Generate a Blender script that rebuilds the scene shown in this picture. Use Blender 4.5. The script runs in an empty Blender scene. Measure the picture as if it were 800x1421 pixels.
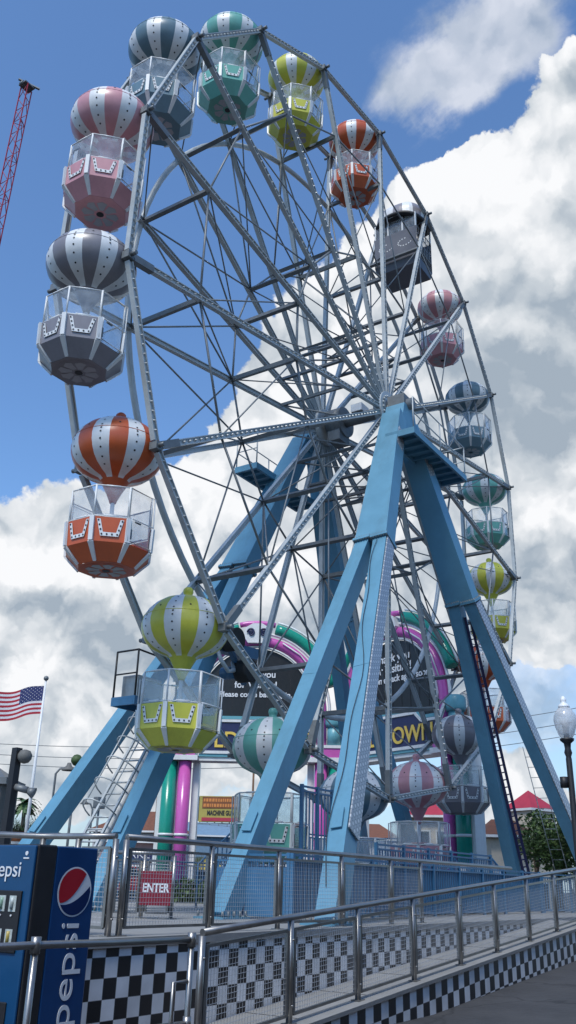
import bpy, bmesh, math, random
from mathutils import Vector, Matrix
from math import sin, cos, pi, radians, sqrt, atan2
random.seed(7)
scene = bpy.context.scene
COL = scene.collection

# ------------------------------------------------------------------ camera
CAM = Vector((-22.619, -12.493, 1.60))
YAW, PIT, ROLL = radians(56.4246), radians(22.8300), radians(1.5013)
FPX = 1229.32                      # focal length in pixels of the 800 x 1421 photograph
fw = Vector((sin(YAW)*cos(PIT), cos(YAW)*cos(PIT), sin(PIT)))
r0 = Vector((cos(YAW), -sin(YAW), 0)); u0 = r0.cross(fw)
RT = r0*cos(ROLL) + u0*sin(ROLL); UP = -r0*sin(ROLL) + u0*cos(ROLL)
cd = bpy.data.cameras.new('camera'); cam = bpy.data.objects.new('camera', cd); COL.objects.link(cam)
M = Matrix(((RT.x, UP.x, -fw.x, CAM.x), (RT.y, UP.y, -fw.y, CAM.y), (RT.z, UP.z, -fw.z, CAM.z), (0, 0, 0, 1)))
cam.matrix_world = M
cd.sensor_fit = 'VERTICAL'; cd.sensor_height = 36; cd.sensor_width = 36
cd.lens = FPX/1421*36; cd.clip_end = 6000; cd.clip_start = 0.05
scene.camera = cam

def dirpx(x, y): return (RT*((x-400)/FPX) - UP*((y-710.5)/FPX) + fw)
def at(x, y, D):                   # world point seen at a pixel of the photograph, D metres away over the ground
    d = dirpx(x, y); return CAM + d*(D/sqrt(d.x*d.x+d.y*d.y))
def atz(x, y, z):
    d = dirpx(x, y); return CAM + d*((z-CAM.z)/d.z)
def aty(x, y, Y):
    d = dirpx(x, y); return CAM + d*((Y-CAM.y)/d.y)

# ------------------------------------------------------------------ materials
def mat(name, col, rough=.5, metal=0., var=.12, scale=6., bump=0., spec=.5, grime=0., coord='Object', rnd=0., cracks=0.):
    m = bpy.data.materials.new(name); m.use_nodes = True
    nt = m.node_tree; b = nt.nodes['Principled BSDF']
    b.inputs['Roughness'].default_value = rough; b.inputs['Metallic'].default_value = metal
    b.inputs['Specular IOR Level'].default_value = spec
    tc = nt.nodes.new('ShaderNodeTexCoord'); nz = nt.nodes.new('ShaderNodeTexNoise')
    nz.inputs['Scale'].default_value = scale; nz.inputs['Detail'].default_value = 6; nz.inputs['Roughness'].default_value = .65
    nt.links.new(tc.outputs[coord], nz.inputs['Vector'])
    mr = nt.nodes.new('ShaderNodeMapRange'); mr.inputs['From Min'].default_value = .3; mr.inputs['From Max'].default_value = .7
    mr.inputs['To Min'].default_value = 1-var; mr.inputs['To Max'].default_value = 1+var
    nt.links.new(nz.outputs['Fac'], mr.inputs['Value'])
    mx = nt.nodes.new('ShaderNodeVectorMath'); mx.operation = 'SCALE'; mx.inputs[0].default_value = col
    nt.links.new(mr.outputs['Result'], mx.inputs['Scale'])
    out = mx.outputs[0]
    if rnd > 0:                    # every copy has faded a little differently
        oi = nt.nodes.new('ShaderNodeObjectInfo'); ro = nt.nodes.new('ShaderNodeMapRange'); ro.inputs['To Min'].default_value = 1-rnd; ro.inputs['To Max'].default_value = 1+rnd
        nt.links.new(oi.outputs['Random'], ro.inputs[0]); v2 = nt.nodes.new('ShaderNodeVectorMath'); v2.operation = 'SCALE'; nt.links.new(out, v2.inputs[0]); nt.links.new(ro.outputs[0], v2.inputs['Scale']); out = v2.outputs[0]
    if cracks > 0:
        vo = nt.nodes.new('ShaderNodeTexVoronoi'); vo.feature = 'DISTANCE_TO_EDGE'; vo.inputs['Scale'].default_value = cracks
        nd = nt.nodes.new('ShaderNodeTexNoise'); nd.inputs['Scale'].default_value = 2.5; nd.inputs['Detail'].default_value = 5; nt.links.new(tc.outputs[coord], nd.inputs['Vector'])
        va = nt.nodes.new('ShaderNodeMix'); va.data_type = 'VECTOR'; va.inputs[0].default_value = .28; nt.links.new(tc.outputs[coord], va.inputs[4]); nt.links.new(nd.outputs['Color'], va.inputs[5]); nt.links.new(va.outputs[1], vo.inputs['Vector'])
        rc = nt.nodes.new('ShaderNodeMapRange'); rc.inputs['From Max'].default_value = .012; rc.inputs['To Min'].default_value = .55; rc.inputs['To Max'].default_value = 1.; nt.links.new(vo.outputs['Distance'], rc.inputs[0])
        v3 = nt.nodes.new('ShaderNodeVectorMath'); v3.operation = 'SCALE'; nt.links.new(out, v3.inputs[0]); nt.links.new(rc.outputs[0], v3.inputs['Scale']); out = v3.outputs[0]
    if grime > 0:
        n2 = nt.nodes.new('ShaderNodeTexNoise'); n2.inputs['Scale'].default_value = scale*.45; n2.inputs['Detail'].default_value = 9
        n2.inputs['Roughness'].default_value = .75
        mp = nt.nodes.new('ShaderNodeMapping'); mp.inputs['Scale'].default_value = (1, 1, .25)
        nt.links.new(tc.outputs[coord], mp.inputs['Vector']); nt.links.new(mp.outputs[0], n2.inputs['Vector'])
        r2 = nt.nodes.new('ShaderNodeMapRange'); r2.inputs['From Min'].default_value = .5; r2.inputs['From Max'].default_value = .72
        r2.inputs['To Max'].default_value = grime; nt.links.new(n2.outputs['Fac'], r2.inputs['Value'])
        mm = nt.nodes.new('ShaderNodeMix'); mm.data_type = 'RGBA'
        nt.links.new(r2.outputs[0], mm.inputs[0]); nt.links.new(out, mm.inputs[6]); mm.inputs[7].default_value = (col[0]*.35+.02, col[1]*.33+.018, col[2]*.3+.015, 1)
        out = mm.outputs[2]
    nt.links.new(out, b.inputs['Base Color'])
    rr = nt.nodes.new('ShaderNodeMapRange'); rr.inputs['To Min'].default_value = max(.02, rough-.1); rr.inputs['To Max'].default_value = min(1, rough+.12)
    nt.links.new(nz.outputs['Fac'], rr.inputs['Value']); nt.links.new(rr.outputs[0], b.inputs['Roughness'])
    if bump > 0:
        bp = nt.nodes.new('ShaderNodeBump'); bp.inputs['Strength'].default_value = bump; bp.inputs['Distance'].default_value = .02
        n3 = nt.nodes.new('ShaderNodeTexNoise'); n3.inputs['Scale'].default_value = scale*8; n3.inputs['Detail'].default_value = 4
        nt.links.new(tc.outputs[coord], n3.inputs['Vector']); nt.links.new(n3.outputs['Fac'], bp.inputs['Height']); nt.links.new(bp.outputs[0], b.inputs['Normal'])
    return m

def checker_mat(name, c1, c2, sx, sz, axis='x', rough=.4, off=0., groove=True, slope=0.):
    """two-colour tiles in world x/z, grout lines between them"""
    m = bpy.data.materials.new(name); m.use_nodes = True; nt = m.node_tree; b = nt.nodes['Principled BSDF']
    N = nt.nodes; L = nt.links
    tc = N.new('ShaderNodeTexCoord'); sp = N.new('ShaderNodeSeparateXYZ'); L.new(tc.outputs['Object'], sp.inputs[0])
    def mth(op, a, v=None, c=None):
        n = N.new('ShaderNodeMath'); n.operation = op
        if isinstance(a, (int, float)): n.inputs[0].default_value = a
        else: L.new(a, n.inputs[0])
        if v is not None:
            if isinstance(v, (int, float)): n.inputs[1].default_value = v
            else: L.new(v, n.inputs[1])
        return n.outputs[0]
    X = sp.outputs['X' if axis == 'x' else 'Y']
    Z = mth('SUBTRACT', mth('SUBTRACT', sp.outputs['Z'], off), mth('MULTIPLY', X, slope)) if slope else mth('SUBTRACT', sp.outputs['Z'], off)
    ux = mth('DIVIDE', X, sx); uz = mth('DIVIDE', Z, sz)
    par = mth('FLOORED_MODULO', mth('ADD', mth('FLOOR', ux), mth('FLOOR', uz)), 2.)
    ex = mth('ABSOLUTE', mth('SUBTRACT', mth('FRACT', ux), .5)); ez = mth('ABSOLUTE', mth('SUBTRACT', mth('FRACT', uz), .5))
    gr = mth('MAXIMUM', mth('GREATER_THAN', ex, .485), mth('GREATER_THAN', ez, .489))
    # each tile slightly different
    cmb = N.new('ShaderNodeCombineXYZ'); L.new(mth('FLOOR', ux), cmb.inputs[0]); L.new(mth('FLOOR', uz), cmb.inputs[1])
    wn = N.new('ShaderNodeTexWhiteNoise'); wn.noise_dimensions = '2D'; L.new(cmb.outputs[0], wn.inputs['Vector'])
    nz = N.new('ShaderNodeTexNoise'); nz.inputs['Scale'].default_value = 3.; nz.inputs['Detail'].default_value = 8; L.new(tc.outputs['Object'], nz.inputs['Vector'])
    k = mth('ADD', mth('MULTIPLY', wn.outputs['Value'], .18), mth('ADD', .55, mth('MULTIPLY', nz.outputs['Fac'], .7)))
    mx = N.new('ShaderNodeMix'); mx.data_type = 'RGBA'; L.new(par, mx.inputs[0]); mx.inputs[6].default_value = (*c1, 1); mx.inputs[7].default_value = (*c2, 1)
    vs = N.new('ShaderNodeVectorMath'); vs.operation = 'SCALE'; L.new(mx.outputs[2], vs.inputs[0]); L.new(k, vs.inputs['Scale'])
    m2 = N.new('ShaderNodeMix'); m2.data_type = 'RGBA'; L.new(gr, m2.inputs[0]); L.new(vs.outputs[0], m2.inputs[6]); m2.inputs[7].default_value = (.22, .22, .22, 1)
    L.new(m2.outputs[2], b.inputs['Base Color']); b.inputs['Roughness'].default_value = rough
    return m

MT = {}
def mk(n, *a, **k): MT[n] = mat(n, *a, **k); return MT[n]
mk('blue_paint', (.115, .29, .41), .42, var=.10, scale=1.1, grime=.5, bump=.06)
mk('blue_rail', (.045, .155, .29), .4, var=.12, scale=3, grime=.3)
mk('steel', (.47, .50, .50), .45, metal=.15, var=.12, scale=3, grime=.3)
mk('dark_steel', (.165, .178, .182), .5, metal=.3, var=.2, scale=4)
mk('rod', (.21, .225, .23), .5, metal=.3, var=.15)
mk('black', (.015, .015, .017), .5, var=.2)
mk('lens', (.55, .57, .56), .3, var=.2)
mk('stainless', (.30, .295, .285), .33, metal=.8, var=.15, scale=5, grime=.25)
mk('wire', (.42, .42, .42), .45, metal=.3)
mk('white_paint', (.74, .75, .74), .38, var=.06, scale=3, grime=.26)
mk('concrete', (.25, .25, .243), .85, var=.14, scale=1.2, bump=.25, grime=.3)
mk('asphalt', (.047, .047, .049), .8, var=.3, scale=.9, bump=.5, grime=.45, cracks=.55)
mk('dark_glass', (.02, .025, .03), .12, var=.1)
STR = {'blue': (.13, .215, .26), 'mint': (.15, .42, .35), 'yellow': (.58, .56, .07), 'orange': (.55, .105, .03), 'gray': (.235, .222, .24), 'pink': (.60, .29, .31)}
for k, c in STR.items(): mk('paint_'+k, c, .34, var=.08, scale=2.2, grime=.34, rnd=.09)
mk('cab_gray', (.125, .13, .15), .4, var=.08, scale=2)
mk('pillar_green', (.01, .27, .19), .22, var=.06); mk('pillar_pink', (.55, .11, .40), .22, var=.06)
mk('teal', (.13, .36, .42), .35, var=.08); mk('navy', (.02, .025, .09), .35, var=.1); mk('gold', (.78, .55, .10), .35, var=.06)
mk('screen_black', (.012, .013, .014), .35, var=.3, scale=8)
mk('tube_red', (.36, .02, .035), .5, var=.2)
mk('soda_blue', (.005, .06, .16), .35, var=.08, scale=3); mk('soda_navy', (.004, .022, .10), .3, var=.08, scale=3); mk('soda_side', (.006, .048, .155), .3, var=.12, scale=2, grime=.2)
mk('soda_white', (.72, .74, .76), .4, var=.03); mk('soda_red', (.42, .008, .02), .4, var=.05)
mk('sign_red', (.20, .008, .022), .4, var=.08)
mk('roof_red', (.40, .03, .055), .6, var=.12, scale=3); mk('roof_brown', (.17, .065, .035), .8, var=.25, scale=5)
mk('cream', (.55, .48, .38), .8, var=.1); mk('plaster', (.5, .5, .5), .8, var=.12); mk('plaster_pink', (.5, .33, .31), .8, var=.1)
mk('plaster_blue', (.16, .26, .36), .7, var=.15); mk('booth', (.13, .13, .12), .7, var=.15)
mk('bark', (.11, .08, .055), .9, var=.3, scale=8, bump=.4)
mk('leaf', (.045, .085, .022), .6, var=.45, scale=3); mk('leaf_light', (.08, .14, .035), .6, var=.4, scale=3); mk('leaf_palm', (.06, .12, .04), .5, var=.35, scale=5)
mk('hedge', (.04, .075, .022), .7, var=.5, scale=6)
mk('flag_red', (.42, .02, .04), .75, var=.1); mk('flag_white', (.75, .74, .74), .75, var=.06); mk('flag_blue', (.03, .04, .14), .75, var=.1)
mk('board_brown', (.20, .07, .025), .7, var=.25, scale=2); mk('board_yellow', (.40, .32, .07), .6, var=.12, scale=2); mk('board_orange', (.62, .22, .05), .6, var=.2)
mk('wood', (.14, .08, .045), .8, var=.25, scale=4)
mk('globe', (.80, .82, .84), .3, var=.03); mk('petal', (.36, .36, .38), .5, var=.06)
mk('car_white', (.6, .6, .6), .25, var=.03); mk('car_red', (.3, .02, .02), .25, var=.03); mk('car_dark', (.03, .035, .045), .25, var=.05)
mk('rubber', (.02, .02, .02), .8, var=.2)
mk('awning', (.6, .12, .14), .7, var=.1)
for nm_, c_ in (('drink_yellow', (.5, .38, .1)), ('drink_green', (.25, .4, .3)), ('drink_pale', (.45, .5, .48)), ('drink_orange', (.5, .2, .06))): mk(nm_, c_, .3, var=.3, scale=30)
MT['tile_deck'] = checker_mat('tile_deck', (.74, .75, .76), (.012, .012, .015), .206, .206, off=.0)
MT['tile_ramp'] = checker_mat('tile_ramp', (.74, .75, .76), (.012, .012, .015), .206, .206, off=1.085, slope=.0715)

def clear(name, tint=(.9, .95, .97), a=.13, rough=.06):
    m = bpy.data.materials.new(name); m.use_nodes = True; nt = m.node_tree; N = nt.nodes; L = nt.links
    N.remove(N['Principled BSDF']); out = N['Material Output']
    tr = N.new('ShaderNodeBsdfTransparent'); tr.inputs[0].default_value = (.985, .99, .99, 1)
    gl = N.new('ShaderNodeBsdfGlossy'); gl.inputs['Roughness'].default_value = rough; gl.inputs[0].default_value = (.9, .9, .9, 1)
    df = N.new('ShaderNodeBsdfDiffuse'); df.inputs[0].default_value = (*tint, 1)
    tl = N.new('ShaderNodeBsdfTranslucent'); tl.inputs[0].default_value = (*tint, 1)
    ad = N.new('ShaderNodeMixShader'); ad.inputs[0].default_value = .5; L.new(df.outputs[0], ad.inputs[1]); L.new(tl.outputs[0], ad.inputs[2])
    tc = N.new('ShaderNodeTexCoord'); nz = N.new('ShaderNodeTexNoise'); nz.inputs['Scale'].default_value = 4; nz.inputs['Detail'].default_value = 6; L.new(tc.outputs['Object'], nz.inputs['Vector'])
    mr = N.new('ShaderNodeMapRange'); mr.inputs['From Min'].default_value = .3; mr.inputs['From Max'].default_value = .7; mr.inputs['To Min'].default_value = a*.4; mr.inputs['To Max'].default_value = a*1.7
    L.new(nz.outputs['Fac'], mr.inputs[0])
    m1 = N.new('ShaderNodeMixShader'); L.new(mr.outputs[0], m1.inputs[0]); L.new(tr.outputs[0], m1.inputs[1]); L.new(ad.outputs[0], m1.inputs[2])
    lw = N.new('ShaderNodeLayerWeight'); lw.inputs[0].default_value = .5; pw = N.new('ShaderNodeMath'); pw.operation = 'POWER'; L.new(lw.outputs['Facing'], pw.inputs[0]); pw.inputs[1].default_value = 4.
    fr = N.new('ShaderNodeMapRange'); fr.inputs['To Min'].default_value = .035; fr.inputs['To Max'].default_value = .6; L.new(pw.outputs[0], fr.inputs[0])
    m2 = N.new('ShaderNodeMixShader'); L.new(fr.outputs[0], m2.inputs[0]); L.new(m1.outputs[0], m2.inputs[1]); L.new(gl.outputs[0], m2.inputs[2])
    L.new(m2.outputs[0], out.inputs[0]); return m
MT['acrylic'] = clear('acrylic'); MT['globe_glass'] = clear('globe_glass', tint=(.95,.96,.97), a=.6, rough=.15)

def lightpanel():
    """silver cover panels with a diagonal grid of round lamp sockets"""
    m = bpy.data.materials.new('lamp_panel'); m.use_nodes = True; nt = m.node_tree; N = nt.nodes; L = nt.links; b = N['Principled BSDF']
    uv = N.new('ShaderNodeUVMap'); mp = N.new('ShaderNodeMapping'); mp.inputs['Rotation'].default_value = (0, 0, radians(45)); mp.inputs['Scale'].default_value = (7.4, 7.4, 1)
    L.new(uv.outputs[0], mp.inputs[0])
    fr = N.new('ShaderNodeVectorMath'); fr.operation = 'FRACTION'; L.new(mp.outputs[0], fr.inputs[0])
    sb = N.new('ShaderNodeVectorMath'); sb.operation = 'SUBTRACT'; L.new(fr.outputs[0], sb.inputs[0]); sb.inputs[1].default_value = (.5, .5, 0)
    sx = N.new('ShaderNodeSeparateXYZ'); L.new(sb.outputs[0], sx.inputs[0])
    cx = N.new('ShaderNodeCombineXYZ'); L.new(sx.outputs[0], cx.inputs[0]); L.new(sx.outputs[1], cx.inputs[1])
    ln = N.new('ShaderNodeVectorMath'); ln.operation = 'LENGTH'; L.new(cx.outputs[0], ln.inputs[0])
    rp = N.new('ShaderNodeValToRGB'); e = rp.color_ramp.elements
    e[0].position = .0; e[0].color = (.62, .63, .64, 1); e[1].position = .62; e[1].color = (.40, .42, .44, 1)
    x = e.new(.27); x.color = (.52, .53, .54, 1); x = e.new(.31); x.color = (.14, .16, .18, 1); x = e.new(.42); x.color = (.30, .33, .36, 1)
    L.new(ln.outputs['Value'], rp.inputs[0]); L.new(rp.outputs[0], b.inputs['Base Color'])
    b.inputs['Roughness'].default_value = .38; b.inputs['Metallic'].default_value = .3
    return m
MT['lamp_panel'] = lightpanel()

# ------------------------------------------------------------------ mesh helpers
class MB:
    def __init__(s): s.v = []; s.f = []; s.m = []; s.sm = []; s.uv = {}
    def face(s, idx, mi=0, smooth=False): s.f.append(tuple(idx)); s.m.append(mi); s.sm.append(smooth)
    def add(s, vs): n = len(s.v); s.v.extend([tuple(q) for q in vs]); return n
    def quad(s, a, b, c, d, mi=0): n = s.add((a, b, c, d)); s.face((n, n+1, n+2, n+3), mi)
    def box(s, lo, hi, mi=0):
        x0, y0, z0 = lo; x1, y1, z1 = hi
        n = s.add([(x0, y0, z0), (x1, y0, z0), (x1, y1, z0), (x0, y1, z0), (x0, y0, z1), (x1, y0, z1), (x1, y1, z1), (x0, y1, z1)])
        for q in ((3, 2, 1, 0), (4, 5, 6, 7), (0, 1, 5, 4), (1, 2, 6, 5), (2, 3, 7, 6), (3, 0, 4, 7)): s.face([n+i for i in q], mi)
        return s
    def beam(s, p0, p1, w, h, ref=(0, 1, 0), w1=None, h1=None, mi=0):
        """box beam; h runs along ref (made square to the axis), w across"""
        p0 = Vector(p0); p1 = Vector(p1); ax = (p1-p0).normalized(); ref = Vector(ref)
        v = ref - ax*ref.dot(ax)
        if v.length < 1e-4: v = Vector((1, 0, 0)) - ax*ax.x
        v.normalize(); u = v.cross(ax)
        w1 = w if w1 is None else w1; h1 = h if h1 is None else h1
        vs = []
        for p, a, b in ((p0, w, h), (p1, w1, h1)):
            for i, j in ((-1, -1), (1, -1), (1, 1), (-1, 1)): vs.append(p + u*(i*a/2) + v*(j*b/2))
        n = s.add(vs)
        for q in ((0, 1, 2, 3), (7, 6, 5, 4), (1, 0, 4, 5), (2, 1, 5, 6), (3, 2, 6, 7), (0, 3, 7, 4)): s.face([n+i for i in q], mi)
        return s
    def tube(s, pts, r, n=8, mi=0, closed=False, r1=None, smooth=True):
        pts = [Vector(p) for p in pts]; m = len(pts); rings = []
        up = None
        for i in range(m):
            a = pts[i-1] if (i > 0 or closed) else pts[i]; b = pts[(i+1) % m] if (i < m-1 or closed) else pts[i]
            t = (b-a).normalized()
            if up is None: up = Vector((0, 0, 1)) if abs(t.z) < .9 else Vector((1, 0, 0))
            u = (up - t*up.dot(t)).normalized(); up = u; v = t.cross(u)
            rr = r if r1 is None else r + (r1-r)*i/max(1, m-1)
            rings.append(s.add([pts[i] + (u*cos(2*pi*k/n) + v*sin(2*pi*k/n))*rr for k in range(n)]))
        for i in range(m if closed else m-1):
            A = rings[i]; B = rings[(i+1) % m]
            for k in range(n): s.face((A+k, A+(k+1) % n, B+(k+1) % n, B+k), mi, smooth)
        if not closed:
            s.face([rings[0]+k for k in range(n)][::-1], mi); s.face([rings[-1]+k for k in range(n)], mi)
        return s
    def lathe(s, prof, n=24, c=(0, 0, 0), mi=0, smooth=True, ph=0.):
        """profile of (radius, z); mi may be a function of the gore index"""
        R = [s.add([(c[0]+r*cos(2*pi*k/n+ph), c[1]+r*sin(2*pi*k/n+ph), c[2]+z) for k in range(n)]) for r, z in prof]
        for i in range(len(R)-1):
            for k in range(n): s.face((R[i]+k, R[i]+(k+1) % n, R[i+1]+(k+1) % n, R[i+1]+k), mi(k, i) if callable(mi) else mi, smooth)
        s.face([R[0]+k for k in range(n)][::-1], mi(0, 0) if callable(mi) else mi); s.face([R[-1]+k for k in range(n)], mi(0, len(R)-2) if callable(mi) else mi)
        return s
    def build(s, name, mats, parent=None, loc=None, rot=None):
        me = bpy.data.meshes.new(name); me.from_pydata(s.v, [], s.f)
        if not isinstance(mats, (list, tuple)): mats = [mats]
        for q in mats: me.materials.append(MT[q] if isinstance(q, str) else q)
        me.polygons.foreach_set('material_index', s.m); me.polygons.foreach_set('use_smooth', s.sm)
        bm = bmesh.new(); bm.from_mesh(me); bmesh.ops.recalc_face_normals(bm, faces=bm.faces); bm.to_mesh(me); bm.free()
        me.update()
        o = bpy.data.objects.new(name, me); COL.objects.link(o)
        if parent is not None: o.parent = parent
        if loc is not None: o.location = loc
        if rot is not None: o.rotation_euler = rot
        return o

def tag(o, label=None, cat=None, group=None, kind=None):
    if label: o['label'] = label
    if cat: o['category'] = cat
    if group: o['group'] = group
    if kind: o['kind'] = kind
    return o
def thing(name, label, cat, loc=(0, 0, 0), rz=0., group=None):
    o = bpy.data.objects.new(name, None); COL.objects.link(o); o.location = loc; o.rotation_euler = (0, 0, rz); o.empty_display_size = .2
    return tag(o, label, cat, group)
def bevel(o, w=.01, seg=2):
    md = o.modifiers.new('bevel', 'BEVEL'); md.width = w; md.segments = seg; md.limit_method = 'ANGLE'; md.angle_limit = radians(40); return o
def copy_part(o, parent):
    c = o.copy(); COL.objects.link(c); c.parent = parent
    for ch in list(o.children): copy_part(ch, c)
    return c
def text(name, s, size, material, parent, loc, rot, width=None, depth=.006, align='CENTER', bold=0., shear=0.):
    cu = bpy.data.curves.new(name, 'FONT'); cu.body = s; cu.size = size; cu.align_x = align; cu.align_y = 'CENTER'; cu.extrude = depth; cu.offset = bold; cu.shear = shear
    t = bpy.data.objects.new(name+'_tmp', cu); COL.objects.link(t); bpy.context.view_layer.update()
    me = bpy.data.meshes.new_from_object(t.evaluated_get(bpy.context.evaluated_depsgraph_get()))
    bpy.data.objects.remove(t); bpy.data.curves.remove(cu)
    if width:
        xs = [v.co.x for v in me.vertices]; k = width/(max(xs)-min(xs))
        for v in me.vertices: v.co.x *= k
    me.materials.clear(); me.materials.append(MT[material])
    o = bpy.data.objects.new(name, me); COL.objects.link(o); o.parent = parent; o.location = loc; o.rotation_euler = rot
    return o

# ------------------------------------------------------------------ world: daylight sky with cumulus
SUN = Vector((-.56, -.10, .82)).normalized()
def make_world():
    w = bpy.data.worlds.new('World'); scene.world = w; w.use_nodes = True; nt = w.node_tree; N = nt.nodes; L = nt.links
    bg = N['Background']
    sky = N.new('ShaderNodeTexSky'); sky.sky_type = 'NISHITA'; sky.sun_disc = False
    sky.sun_elevation = math.asin(SUN.z); sky.sun_rotation = atan2(SUN.x, SUN.y) % (2*pi)
    sky.air_density = 1.0; sky.dust_density = .6; sky.ozone_density = 1.6
    tc = N.new('ShaderNodeTexCoord'); D = tc.outputs['Generated']
    def mth(op, a, b=None, c=None, clamp=False):
        n = N.new('ShaderNodeMath'); n.operation = op; n.use_clamp = clamp
        for i, q in enumerate((a, b, c)):
            if q is None: continue
            if isinstance(q, (int, float)): n.inputs[i].default_value = q
            else: L.new(q, n.inputs[i])
        return n.outputs[0]
    def vm(op, a, b):
        n = N.new('ShaderNodeVectorMath'); n.operation = op
        for i, q in enumerate((a, b)):
            if isinstance(q, (tuple, Vector)): n.inputs[i].default_value = tuple(q)
            elif isinstance(q, float): n.inputs['Scale'].default_value = q
            else: L.new(q, n.inputs[i])
        return n
    def noise(vec, scale, det=8, rough=.55, dist=0.):
        n = N.new('ShaderNodeTexNoise'); n.inputs['Scale'].default_value = scale; n.inputs['Detail'].default_value = det
        n.inputs['Roughness'].default_value = rough; n.inputs['Distortion'].default_value = dist; L.new(vec, n.inputs['Vector']); return n
    wn = noise(D, 7.0, 7, .6)
    off = vm('SCALE', vm('SUBTRACT', wn.outputs['Color'], (.5, .5, .5)).outputs[0], .12).outputs[0]
    DW = vm('NORMALIZE', vm('ADD', D, off).outputs[0], (0, 0, 0)).outputs[0]
    def blobs(lst):
        tot = None
        for x, y, s, a in lst:
            d = dirpx(x, y).normalized(); sg = s/FPX*.85
            dp = vm('DOT_PRODUCT', DW, d).outputs['Value']
            e = mth('EXPONENT', mth('MULTIPLY', mth('SUBTRACT', dp, 1.0), 1/(sg*sg)))
            t = mth('MULTIPLY', e, a); tot = t if tot is None else mth('ADD', tot, t)
        return tot
    cum = blobs([(690, 400, 150, 1.2), (760, 300, 100, 1.0), (630, 235, 55, .85), (575, 330, 75, .8), (480, 480, 90, .95), (400, 560, 100, .9), (330, 660, 85, .8), (280, 720, 80, .7),
                 (620, 620, 220, 1.3), (500, 780, 160, .9), (720, 780, 110, .8), (60, 760, 80, 1.1), (150, 800, 90, .9), (40, 900, 110, 1.0), (200, 920, 140, 1.0), (90, 1060, 130, .8),
                 (330, 880, 140, .8), (770, 120, 55, .75), (755, 1110, 60, .8), (690, 1150, 80, .6), (330, 1120, 90, .35), (560, 930, 120, .5),
                 (300, 200, 230, -.6), (90, 450, 210, -.6), (230, 520, 90, -.4), (700, 175, 40, -.5), (560, 170, 60, -.5), (600, 90, 75, -.75), (690, 30, 70, -.6), (640, 150, 40, -.5), (770, 950, 50, -.35), (690, 1000, 60, -.25)])
    wisp = blobs([(535, 150, 26, .5), (575, 128, 34, .75), (620, 95, 42, .85), (660, 60, 45, .95), (700, 20, 48, .95), (745, 90, 30, .4), (650, 125, 24, .4), (520, 75, 24, .25), (300, 1090, 60, .3), (770, 60, 45, .25), (745, 890, 60, .8), (700, 985, 60, .6), (780, 1040, 60, .6), (60, 1100, 80, .5)])
    td = (dirpx(735, 0).normalized()-dirpx(515, 150).normalized()).normalized(); dt = vm('DOT_PRODUCT', D, td).outputs['Value']
    sn = N.new('ShaderNodeVectorMath'); sn.operation = 'SCALE'; sn.inputs[0].default_value = tuple(td); L.new(mth('MULTIPLY', dt, -.62), sn.inputs['Scale']); DST = vm('ADD', D, sn.outputs[0]).outputs[0]
    def vm_scale(vec, fac):
        n = N.new('ShaderNodeVectorMath'); n.operation = 'SCALE'; L.new(vec, n.inputs[0]); L.new(fac, n.inputs['Scale']); return n.outputs[0]
    def puff(vec, scale):
        n = N.new('ShaderNodeTexVoronoi'); n.voronoi_dimensions = '2D'; n.feature = 'SMOOTH_F1'; n.inputs['Scale'].default_value = scale; n.inputs['Detail'].default_value = 2.6; n.inputs['Roughness'].default_value = .55
        n.inputs['Smoothness'].default_value = .55; n.inputs['Lacunarity'].default_value = 2.3; 
        s_ = N.new('ShaderNodeSeparateXYZ'); L.new(vec, s_.inputs[0]); k_ = mth('DIVIDE', 1.6, mth('ADD', 1.05, mth('ABSOLUTE', s_.outputs['Z'])))
        L.new(vm_scale(vec, k_), n.inputs['Vector']); return n.outputs['Distance']
    pf = puff(DW, 9.0)
    f1 = noise(DW, 4.5, 7, .56).outputs['Fac']; f2 = noise(D, 12.0, 5, .62).outputs['Fac']
    # away from the placed masses a broken cloud field continues
    base = mth('MULTIPLY', mth('SUBTRACT', noise(D, 1.8, 3, .5).outputs['Fac'], .50), 1.2)
    q = mth('ADD', mth('ADD', cum, base), mth('MULTIPLY', mth('SUBTRACT', f1, .5), 1.5))
    q = mth('ADD', q, mth('ADD', mth('MULTIPLY', mth('SUBTRACT', f2, .5), .45), mth('MULTIPLY', mth('SUBTRACT', .42, pf), .55)))
    mr = N.new('ShaderNodeMapRange'); mr.interpolation_type = 'SMOOTHSTEP'; mr.inputs['From Min'].default_value = .30; mr.inputs['From Max'].default_value = .46
    L.new(q, mr.inputs[0]); dens = mr.outputs[0]
    wq = mth('ADD', wisp, mth('MULTIPLY', mth('SUBTRACT', noise(DST, 11.0, 7, .62, .5).outputs['Fac'], .5), 1.9))
    mw = N.new('ShaderNodeMapRange'); mw.interpolation_type = 'SMOOTHSTEP'; mw.inputs['From Min'].default_value = .25; mw.inputs['From Max'].default_value = 1.15
    L.new(wq, mw.inputs[0]); wd = mth('MULTIPLY', mw.outputs[0], mth('MINIMUM', mth('MULTIPLY', wisp, 1.6), .66))
    cover = mth('MAXIMUM', dens, wd)
    # cloud brightness: thick middles are grey, the edges towards the sun are white
    LV = (SUN*.035)
    DS = vm('ADD', DW, tuple(LV)).outputs[0]
    rel = mth('SUBTRACT', noise(DW, 4.0, 3, .5).outputs['Fac'], noise(DS, 4.0, 3, .5).outputs['Fac'])
    dark = blobs([(730, 470, 120, .55), (770, 640, 120, .22), (560, 720, 160, .25), (250, 960, 110, .30), (120, 980, 90, .22), (690, 800, 110, .2), (330, 800, 120, .22), (90, 860, 60, .15), (760, 380, 90, .25)])
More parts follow.
